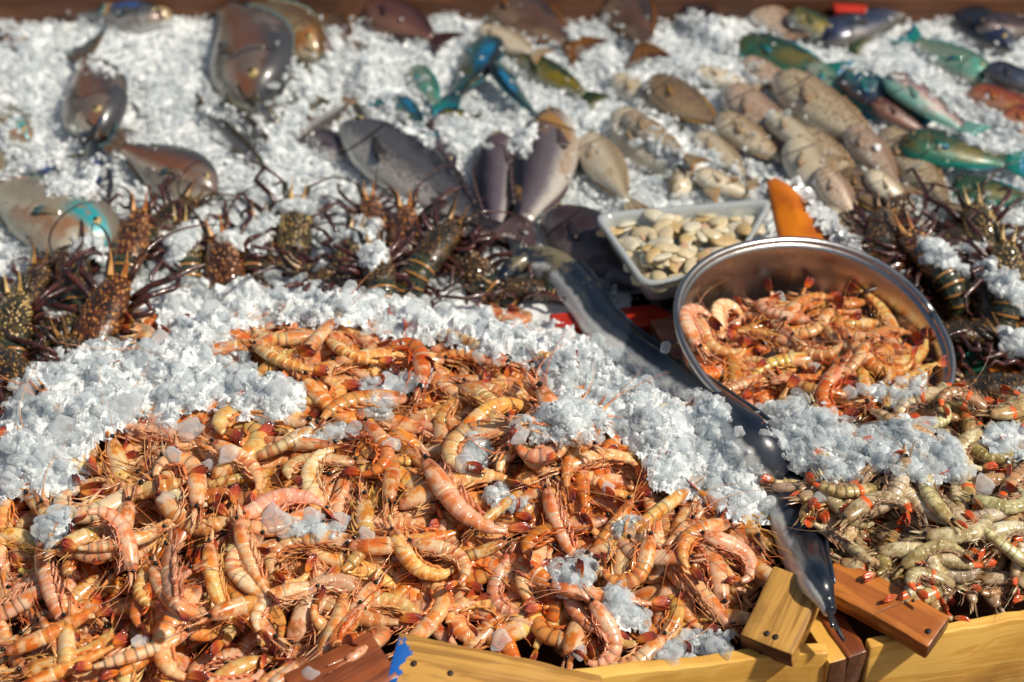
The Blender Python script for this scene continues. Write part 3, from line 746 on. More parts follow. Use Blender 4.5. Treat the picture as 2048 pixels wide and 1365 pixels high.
HERO = [  # head px, tail px, variant, side(+1 back on the left of the heading), tone, label
 ((100, 1040), (135, 1275), 1, 1, 3, 'long straight pink prawn lying upright at the left edge of the heap'),
 ((395, 1075), (320, 1000), 9, 1, 0, 'curled peach prawn with a dark red tail below the left ice, beside a clear flake'),
 ((640, 845), (480, 900), 8, 1, 2, 'yellow curled prawn hooked round an ice flake'),
 ((330, 1070), (150, 1145), 2, -1, 4, 'large pale plump prawn lying across left of centre'),
 ((340, 940), (170, 1010), 10, -1, 4, 'fat pale prawn curled into a ring below the left ice drift'),
 ((940, 830), (805, 800), 7, 1, 0, 'big arched peach prawn below the upper ice ridge'),
 ((1060, 780), (1020, 860), 9, -1, 3, 'large prawn curled belly up showing its dark vein'),
 ((670, 690), (770, 720), 4, 1, 2, 'yellow prawn partly under the upper ice with a small black eye'),
 ((520, 700), (640, 760), 3, 1, 2, 'long yellow prawn sloping down from the upper ice'),
 ((790, 1060), (930, 1140), 6, 1, 2, 'yellow arched prawn in mid heap with a pale tail joint'),
 ((800, 1080), (890, 1200), 7, -1, 0, 'red banded prawn bent like a hook near the centre bottom'),
 ((720, 850), (690, 960), 7, -1, 5, 'slender prawn with a raised red tail left of centre'),
 ((840, 960), (1060, 1070), 4, 1, 3, 'long pink prawn arched across the centre of the heap'),
 ((990, 880), (1090, 990), 7, -1, 0, 'peach prawn curled under the ice tongue right of centre'),
 ((1180, 990), (1040, 910), 5, 1, 0, 'large arched prawn with its head pointing right of centre'),
 ((1120, 1010), (1150, 1130), 1, 1, 3, 'broad pink prawn seen from its back right of centre'),
 ((1160, 1210), (1150, 1310), 8, -1, 3, 'large curled pink prawn at the bottom above the crate rail'),
 ((1310, 1270), (1200, 1310), 6, -1, 0, 'peach prawn arched above the crate rail beside an ice flake'),
 ((1380, 1090), (1450, 1170), 8, -1, 3, 'plump pink prawn near the short plank'),
 ((1280, 1080), (1210, 1150), 8, -1, 1, 'orange prawn curled over with a pale banded back by the low right ice'),
 ((1480, 1060), (1400, 1180), 6, 1, 1, 'orange prawn with long whiskers beside the short plank'),
 ((640, 1210), (560, 1330), 6, 1, 4, 'pale curled prawn at the bottom left of the dark plank'),
 ((560, 1200), (545, 1140), 8, -1, 4, 'small pale prawn curled into a C at the bottom'),
 ((240, 1210), (200, 1150), 6, 1, 3, 'ribbed pink prawn at the lower left with red legs'),
 ((310, 1120), (330, 1260), 3, 1, 2, 'yellow banded prawn standing upright at the lower left'),
 ((440, 1130), (480, 1290), 2, 1, 2, 'pale yellow prawn lying head up at lower left of centre'),
 ((500, 1080), (540, 1220), 1, 1, 0, 'ribbed peach prawn lying head up beside the yellow one'),
 ((330, 1330), (530, 1300), 5, 1, 3, 'large pink prawn with red legs at the bottom edge'),
 ((735, 1225), (725, 1300), 5, 1, 5, 'dark tailed prawn drooping over the dark red-brown plank end'),
 ((420, 930), (500, 1010), 4, -1, 0, 'greyish peach prawn sloping down between two ice flakes')]
def color_of(ti):
    j = R(.9, 1.1); c = TONES[ti][1]; return (c[0]*j, c[1]*j, c[2]*j, R(.2, .9))
def hero(h, t, vi, side, col, label, kind='prawn', cat='prawn', grp=GRP, PVL=None, smax=1.12, ants=2, sink=.25):
    v = (PVL or PV)[vi]; a = hit(*h); b = hit(*t); dv = Vector((a.x-b.x, a.y-b.y)); lv = v['head']-v['tailp']
    lv2 = Vector((lv.x, lv.y*side)); s = min(smax, max(.75, dv.length/lv2.length))
    ang = math.atan2(dv.y, dv.x)-math.atan2(lv2.y, lv2.x)
    mid = (Vector((a.x, a.y))+Vector((b.x, b.y)))/2; lm = (v['head']+v['tailp'])/2
    lm = Vector((lm.x, lm.y*side))*s; cx = mid.x-(lm.x*math.cos(ang)-lm.y*math.sin(ang)); cy = mid.y-(lm.x*math.sin(ang)+lm.y*math.cos(ang))
    M = orient(v, cx, cy, ang, side, R(-.15, .15), s, sink)
    place_prawn(kind, v, M, col, label, cat, grp, ants=ants)
# ordinary prawns first, the ones picked out above last, so that they lie on top
cnt = {}
placed = 0; tries = 0
allice = [ICE_FG[k] for k in ICE_FG]
while placed < 182 and tries < 4000:
    tries += 1
    px, py = R(-40, 1580), 600+800*(R(0, 1)**.80)
    if not bool(inpoly(np.array([px]), np.array([py]), HEAP_PX)[0]): continue
    ic = any(bool(inpoly(np.array([px]), np.array([py]), p)[0]) and float(dist_poly(np.array([px]), np.array([py]), p)[0]) > 25 for p in allice)
    if ic and R(0, 1) < .86: continue
    if placed % 25 == 0: Hs = blur(H, 8)
    P = hit(px, py); v = random.choice(PV)
    if not front_ok(*P): continue
    rx = R(-.35, .35) if (v['bend'] > .7 or R(0, 1) < .6) else R(.9, 1.5)*random.choice((1, -1))
    M = orient(v, P.x, P.y, R(0, 2*PI), random.choice((1, -1)), rx, R(.74, 1.02), .40, q=76)
    qx, qy = proj(M.translation)
    tn, c = pick_tone(); cw = curlword(v['bend'])
    lab = f"{tn} {cw} prawn {where(qx, qy)}"
    place_prawn('prawn', v, M, c, lab, 'prawn', GRP); placed += 1
Hs = blur(H, 5)
for h, t, vi, side, ti, lab in HERO: hero(h, t, vi, side, color_of(ti), lab)
print('prawns', placed, tries, 'mean height over base', float((H-H0)[heap>.03].mean()))
# ------------------------------------------------------------------ fish
def fish_mat(name, back, side, belly, patch=None, pth=.56, speck=None, flank_col=None, glu=.45, glv=.35, rough=.34, metal=.15, edge=None):
    back = tuple(x*.62 for x in back); side = tuple(x*.74 for x in side); k = NT('fish_'+name); u, v = k.uvs()
    n = k.noise(16, 4, .55); n2 = k.noise(90, 3, .6); n3 = k.noise(240, 2, .6)
    vv = k.math('ADD', v, k.math('MULTIPLY', k.math('SUBTRACT', n, .5), .30))
    c = k.mix(k.ss(vv, .20, .50), back, side); c = k.mix(k.ss(vv, .50, .78), c, belly)
    if patch: c = k.mix(k.math('MULTIPLY', k.ss(n, pth-.04, pth+.05), k.ss(v, .95, .6)), c, patch)
    if flank_col:   # coloured flank blaze
        du = k.math('ABSOLUTE', k.math('SUBTRACT', u, glu)); dv = k.math('ABSOLUTE', k.math('SUBTRACT', v, glv))
        f = k.math('MULTIPLY', k.ss(du, .26, .10), k.ss(k.math('ADD', dv, k.math('MULTIPLY', n2, .15)), .24, .12)); f = k.math('MULTIPLY', f, k.ss(n2, .30, .52)); c = k.mix(f, c, flank_col)
    if edge: c = k.mix(k.math('MULTIPLY', k.ss(vv, .16, .04), .9), c, edge); c = k.mix(k.math('MULTIPLY', k.ss(vv, .84, .94), .8), c, edge)
    if speck: c = k.mix(k.math('MULTIPLY', k.ss(n3, .50, .62), k.ss(v, .85, .6)), c, speck)
    # scales
    cm = k.n('ShaderNodeCombineXYZ'); k.put(cm.inputs[0], k.math('MULTIPLY', u, 80)); k.put(cm.inputs[1], k.math('MULTIPLY', v, 30))
    vo = k.n('ShaderNodeTexVoronoi'); vo.inputs['Scale'].default_value = 1; k.put(vo.inputs['Vector'], cm.outputs[0])
    sc = k.ss(vo.outputs['Distance'], .2, .7)
    body = k.ss(u, .24, .30)
    c = k.mix(k.math('MULTIPLY', k.math('MULTIPLY', sc, body), .22), c, tuple(x*.35 for x in back))
    # gill opening and mouth
    gl = k.math('ABSOLUTE', k.math('SUBTRACT', k.math('ADD', u, k.math('MULTIPLY', k.math('POWER', k.math('ABSOLUTE', k.math('SUBTRACT', v, .5)), 2), .5)), .265))
    g = k.math('MULTIPLY', k.ss(gl, .013, .003), k.math('MULTIPLY', k.ss(v, .15, .28), k.ss(v, 1, .9)))
    c = k.mix(k.math('MULTIPLY', g, .85), c, (.02, .008, .006))
    mo = k.math('MULTIPLY', k.ss(k.math('ABSOLUTE', k.math('SUBTRACT', v, .60)), .05, .02), k.ss(u, .09, .06))
    c = k.mix(k.math('MULTIPLY', mo, .9), c, (.015, .006, .005))
    hgt = k.math('SUBTRACT', k.math('MULTIPLY', k.math('MULTIPLY', sc, body), -.6), k.math('MULTIPLY', g, 2.0))
    k.bump(k.math('ADD', hgt, k.math('MULTIPLY', n2, .6)), .3, .0012)
    k.set(Base_Color=c, Roughness=rough, Metallic=metal, Coat_Weight=.40, Coat_Roughness=.14); return k.m
def fin_mat(name, c, c2):
    k = NT('fin_'+name); u, v = k.uvs(); n = k.noise(50, 3)
    r = k.math('SINE', k.math('MULTIPLY', u, 75)); cc = k.mix(k.ss(r, -.5, .8), c, tuple(x*.5 for x in c)); cc = k.mix(k.math('MULTIPLY', k.ss(v, .55, .95), .8), cc, c2)
    k.bump(r, .4, .001); k.set(Base_Color=cc, Roughness=.3, Coat_Weight=.4); return k.m
FS = {
 'snapper': (fish_mat('snapper', (.085, .085, .095), (.30, .115, .055), (.70, .63, .50), (.16, .12, .10), .56, metal=.1), fin_mat('snapper', (.16, .11, .07), (.06, .18, .22))),
 'beige': (fish_mat('beige', (.30, .26, .20), (.50, .43, .31), (.66, .60, .46), (.36, .19, .10), .56, flank_col=(.02, .34, .38), glu=.13, glv=.40), fin_mat('beige', (.3, .24, .15), (.05, .25, .28))),
 'gold': (fish_mat('gold', (.18, .085, .02), (.46, .34, .19), (.62, .52, .35), (.30, .13, .04), .60), fin_mat('gold', (.40, .22, .06), (.05, .32, .36))),
 'greyblue': (fish_mat('greyblue', (.035, .042, .055), (.13, .14, .15), (.42, .42, .40), (.17, .075, .03), .60, flank_col=(.05, .13, .38), metal=.3), fin_mat('greyblue', (.07, .06, .05), (.03, .08, .16))),
 'bass': (fish_mat('bass', (.014, .013, .026), (.17, .165, .185), (.66, .61, .55), None, speck=(.10, .10, .105), metal=.3, rough=.26), fin_mat('bass', (.05, .04, .04), (.03, .02, .025))),
 'mauve': (fish_mat('mauve', (.030, .022, .040), (.21, .17, .20), (.70, .65, .61), (.12, .07, .09), .58, metal=.3, rough=.26), fin_mat('mauve', (.10, .06, .06), (.05, .03, .03))),
 'mauvegold': (fish_mat('mauvegold', (.026, .022, .038), (.22, .18, .20), (.70, .64, .57), (.40, .21, .06), .60, metal=.3, rough=.26), fin_mat('mauvegold', (.10, .06, .06), (.05, .03, .03))),
 'blueparrot': (fish_mat('blueparrot', (.012, .028, .035), (.05, .15, .17), (.36, .37, .33), (.10, .09, .02), .58, flank_col=(.008, .20, .42), metal=.25), fin_mat('blueparrot', (.02, .10, .12), (.01, .22, .28))),
 'greenyellow': (fish_mat('greenyellow', (.012, .045, .02), (.11, .12, .03), (.34, .35, .30), (.22, .16, .012), .52), fin_mat('greenyellow', (.03, .06, .02), (.10, .09, .01))),
 'greenparrot': (fish_mat('greenparrot', (.010, .05, .035), (.05, .11, .06), (.04, .18, .12), (.14, .12, .03), .54, edge=(.002, .38, .30)), fin_mat('greenparrot', (.005, .22, .18), (.004, .16, .36))),
 'tealparrot': (fish_mat('tealparrot', (.012, .055, .10), (.02, .22, .22), (.18, .11, .08), (.02, .05, .10), .50, edge=(.004, .24, .30)), fin_mat('tealparrot', (.005, .24, .24), (.004, .12, .32))),
 'palegreen': (fish_mat('palegreen', (.06, .22, .17), (.30, .42, .30), (.50, .52, .42), (.08, .36, .28), .55), fin_mat('palegreen', (.02, .30, .26), (.004, .20, .36))),
 'pinkparrot': (fish_mat('pinkparrot', (.16, .085, .10), (.38, .25, .25), (.24, .50, .42), (.42, .30, .28), .6), fin_mat('pinkparrot', (.14, .34, .30), (.02, .28, .24))),
 'rabbit': (fish_mat('rabbit', (.40, .27, .15), (.66, .52, .34), (.78, .68, .50), None, speck=(.16, .09, .04), metal=.05), fin_mat('rabbit', (.44, .33, .20), (.30, .14, .03))),
 'pinktan': (fish_mat('pinktan', (.42, .27, .18), (.70, .52, .38), (.78, .64, .50), None, speck=(.30, .17, .11), metal=.05), fin_mat('pinktan', (.46, .33, .22), (.28, .12, .05))),
 'brownrabbit': (fish_mat('brownrabbit', (.085, .05, .035), (.20, .125, .08), (.40, .28, .16), None, speck=(.28, .18, .09), metal=.05), fin_mat('brownrabbit', (.36, .20, .03), (.20, .09, .01))),
 'cream': (fish_mat('cream', (.42, .32, .20), (.80, .68, .48), (.82, .74, .58), (.40, .28, .15), .62, metal=.0), fin_mat('cream', (.56, .44, .28), (.30, .15, .05))),
 'brown': (fish_mat('brown', (.06, .035, .028), (.16, .10, .075), (.34, .22, .14), (.12, .06, .04), .55), fin_mat('brown', (.24, .09, .01), (.05, .02, .01))),
 'redbrown': (fish_mat('redbrown', (.06, .022, .020), (.15, .06, .05), (.26, .13, .09), None, metal=.1), fin_mat('redbrown', (.06, .02, .015), (.03, .01, .01))),
 'darkblue': (fish_mat('darkblue', (.014, .018, .030), (.05, .065, .09), (.20, .18, .16), (.035, .05, .10), .5, metal=.3), fin_mat('darkblue', (.02, .025, .04), (.06, .05, .02))),
 'silver': (fish_mat('silver', (.10, .08, .035), (.38, .37, .38), (.60, .60, .58), None, metal=.5, rough=.2), fin_mat('silver', (.16, .13, .07), (.08, .06, .03))),
 'white': (fish_mat('white', (.10, .08, .07), (.60, .58, .54), (.74, .73, .70), (.40, .26, .16), .64, metal=.1), fin_mat('white', (.30, .2, .12), (.15, .06, .04))),
 'red': (fish_mat('red', (.14, .03, .02), (.50, .12, .05), (.62, .30, .18), (.62, .32, .02), .62), fin_mat('red', (.5, .12, .03), (.4, .2, .02))),
 'darkmauve': (fish_mat('darkmauve', (.022, .016, .022), (.085, .06, .075), (.24, .19, .18), (.06, .03, .03), .55, metal=.3), fin_mat('darkmauve', (.03, .02, .02), (.02, .01, .01)))}  # last style: dark purple grey skin, the fish's own colour
EYEW = NT('fish_eye'); EYEW.set(Base_Color=(.42, .32, .13), Roughness=.15, Coat_Weight=.6); EYEW = EYEW.m
PUP = NT('pupil'); PUP.set(Base_Color=(.006, .006, .006), Roughness=.08); PUP = PUP.m
PROF = {'bass': [.10, .34, .62, .90, 1, .95, .76, .46, .28], 'snapper': [.08, .36, .68, .96, 1, .88, .64, .36, .24], 'parrot': [.30, .62, .86, 1, 1, .92, .76, .50, .40],
        'rabbit': [.12, .42, .76, .97, 1, .90, .64, .32, .18], 'slender': [.22, .50, .80, .95, 1, .97, .88, .70, .45]}
SX = [0, .04, .12, .25, .40, .55, .70, .86, 1]
def interp(xs, ys, x): return float(np.interp(x, xs, ys))
def make_fish(L, depth, shape, style, bend=0.0, thick=.5, label='', group=None, M=None, name='fish', cat='fish', tail=True, dorsal=True):
    bm_, fm = FS[style]; BL = L*.80 if tail else L; D = depth/2; n = 30
    prof = PROF[shape]
    def sm(x):   # smoothed profile
        return (interp(SX, prof, x-.02)+interp(SX, prof, x)*2+interp(SX, prof, x+.02))/4
    def ctr(s):
        x = L/2-BL*s; y = bend*L*(4*(s-.5)**2-.33); return Vector((x, -y, 0))
    P = []; A = []; B = []; ra = []; rb = []; us = []
    for i in range(n):
        s = (i/(n-1))**1.05; p = ctr(s); t = (ctr(s+.01)-ctr(s-.01)).normalized(); o = Vector((-t.y, t.x, 0)); o = o if o.y > 0 else -o
        d = D*sm(s); wth = D*thick*interp(SX, [.12, .5, .86, 1, .98, .84, .6, .34, .16], s)*(1.06 if s < .255 else 1.0)
        P.append(p); A.append(o); B.append(Vector((0, 0, 1))); ra.append(d); rb.append(max(wth, .0015)); us.append(s)
    root = empty(name, M); tag(root, label, cat, group)
    m = MB(); m.loft(P, A, B, ra, rb, us, 20); mobj('body', m.mesh('fish_body', bm_), root)
    def at(s, f):
        p = ctr(s); t = (ctr(s+.01)-ctr(s-.01)).normalized(); o = Vector((-t.y, t.x, 0)); o = o if o.y > 0 else -o
        return p+o*(D*sm(min(max(s, 0), 1))*f), o
    Zv = (0, 0, 1)
    def ribbon(s0, s1, f, hgt, pw, nm, sweep=.03):
        G = []; N = 16
        for i in range(N+1):
            q = i/N; s = s0+(s1-s0)*q; a, o = at(s, f*.93); sgn = 1 if f > 0 else -1
            hh = hgt*math.sin(PI*min(1, .12+q*.86))**pw*(1+.12*(i % 2))
            e = a+o*sgn*hh+Vector((-sweep*L*(.3+q), 0, .0015*math.sin(i*2.1)))
            G.append([a, a.lerp(e, .5), e])
        mm = MB(); mm.plate(G, Zv, .0011); mobj(nm, mm.mesh(nm, fm), root)
    if dorsal: ribbon(.27, .88, 1, D*.15, .55, 'dorsal_fin')
    ribbon(.60, .86, -1, D*.15, .6, 'anal_fin')
    if tail:
        G = []; a0 = ctr(1.0); t = (ctr(1.0)-ctr(.96)).normalized(); o = Vector((-t.y, t.x, 0)); o = o if o.y > 0 else -o; hb = D*sm(1)*.9
        for i in range(13):
            q = i/6-1; Lr = L*.20*(.74+.30*abs(q)**1.4)
            row = [a0-t*.004+o*(hb*q*.9)]
            for j in (.33, .66, 1): row.append(a0+t*(Lr*j)+o*(hb*q+D*.62*q*j**.8)+Vector((0, 0, .0015*math.sin(i*2))))
            G.append(row)
        mm = MB(); mm.plate(G, Zv, .0014); mobj('tail_fin', mm.mesh('tail_fin', fm), root)
    wz = D*thick
    for sg in (1, -1):
        a, o = at(.29, -.12); a = a+Vector((0, 0, sg*wz*.98)); G = []
        for i in range(7):
            q = i/6-.5; dv = Vector((-1, -.45+q*.6, sg*.03)).normalized(); G.append([a+Vector((0, q*D*.14, 0)), a+dv*(L*.07)+Vector((0, 0, sg*.001)), a+dv*(L*.135*(1-abs(q)*.4))])
        mm = MB(); mm.plate(G, Zv, .001); mobj('pectoral_fin', mm.mesh('pectoral_fin', fm), root)
        a, o = at(.115, .30); wy = D*thick*.80; er = min(L*.030, D*.20)
        mm = MB(); mm.ball(a+Vector((0, 0, sg*wy*.86)), er, 7, (1, 1, .55)); e = mobj('eye', mm.mesh('eye', EYEW), root)
        mm = MB(); mm.ball(a+Vector((0, 0, sg*(wy*.86+er*.30))), er*.55, 6, (1, 1, .6)); mobj('pupil', mm.mesh('pupil', PUP), e)
    return root
def put_fish(h, t, dw, shape, style, backdir, label, roll=25, bend=0.0, lift=0.62, thick=.5, group=None, name='fish', cat='fish', dorsal=True, tail=True, stampf=.9):
    """h, t head and tail pixels; dw body depth in pixels; backdir: the side of the photo its back faces"""
    global H
    a, b = hit(*h), hit(*t); ax = (a-b); L = ax.length; ax.normalize(); mid = (a+b)/2
    dist = (mid-Vector((0, 0, CH))).dot(FW); D = dw*dist*36/LENS/2048
    bd = {'r': (1, 0), 'l': (-1, 0), 'u': (0, 1), 'd': (0, -1)}[backdir]; bdir = Vector((bd[0], bd[1], 0))
    n = Vector((0, 0, 1)); n = (n-ax*n.dot(ax)).normalized(); y = n.cross(ax)
    if y.dot(bdir) < 0: y = -y; 
    # roll the back upwards
    r = math.radians(roll); y2 = y*math.cos(r)+n*math.sin(r); z2 = ax.cross(y2)
    M = frame(mid+Vector((0, 0, D/2*thick*lift+.25*D/2*math.sin(r))), ax, y2, z2)
    o = make_fish(L, D, shape, style, bend, thick, label, group, M, name, cat, tail, dorsal)
    cs = []; rr = []
    for i in range(14):
        s = .04+.78*i/13; x = L/2-L*s; f = interp(SX, PROF[shape], s/.8)
        for q in (-.55, 0, .55):
            cs.append(M @ Vector((x, -bend*L*(4*(s/.8-.5)**2-.33)+q*D/2*f, 0))); rr.append(max(.006, D/2*f*.5))
    stamp(cs, rr, stampf)
    return o
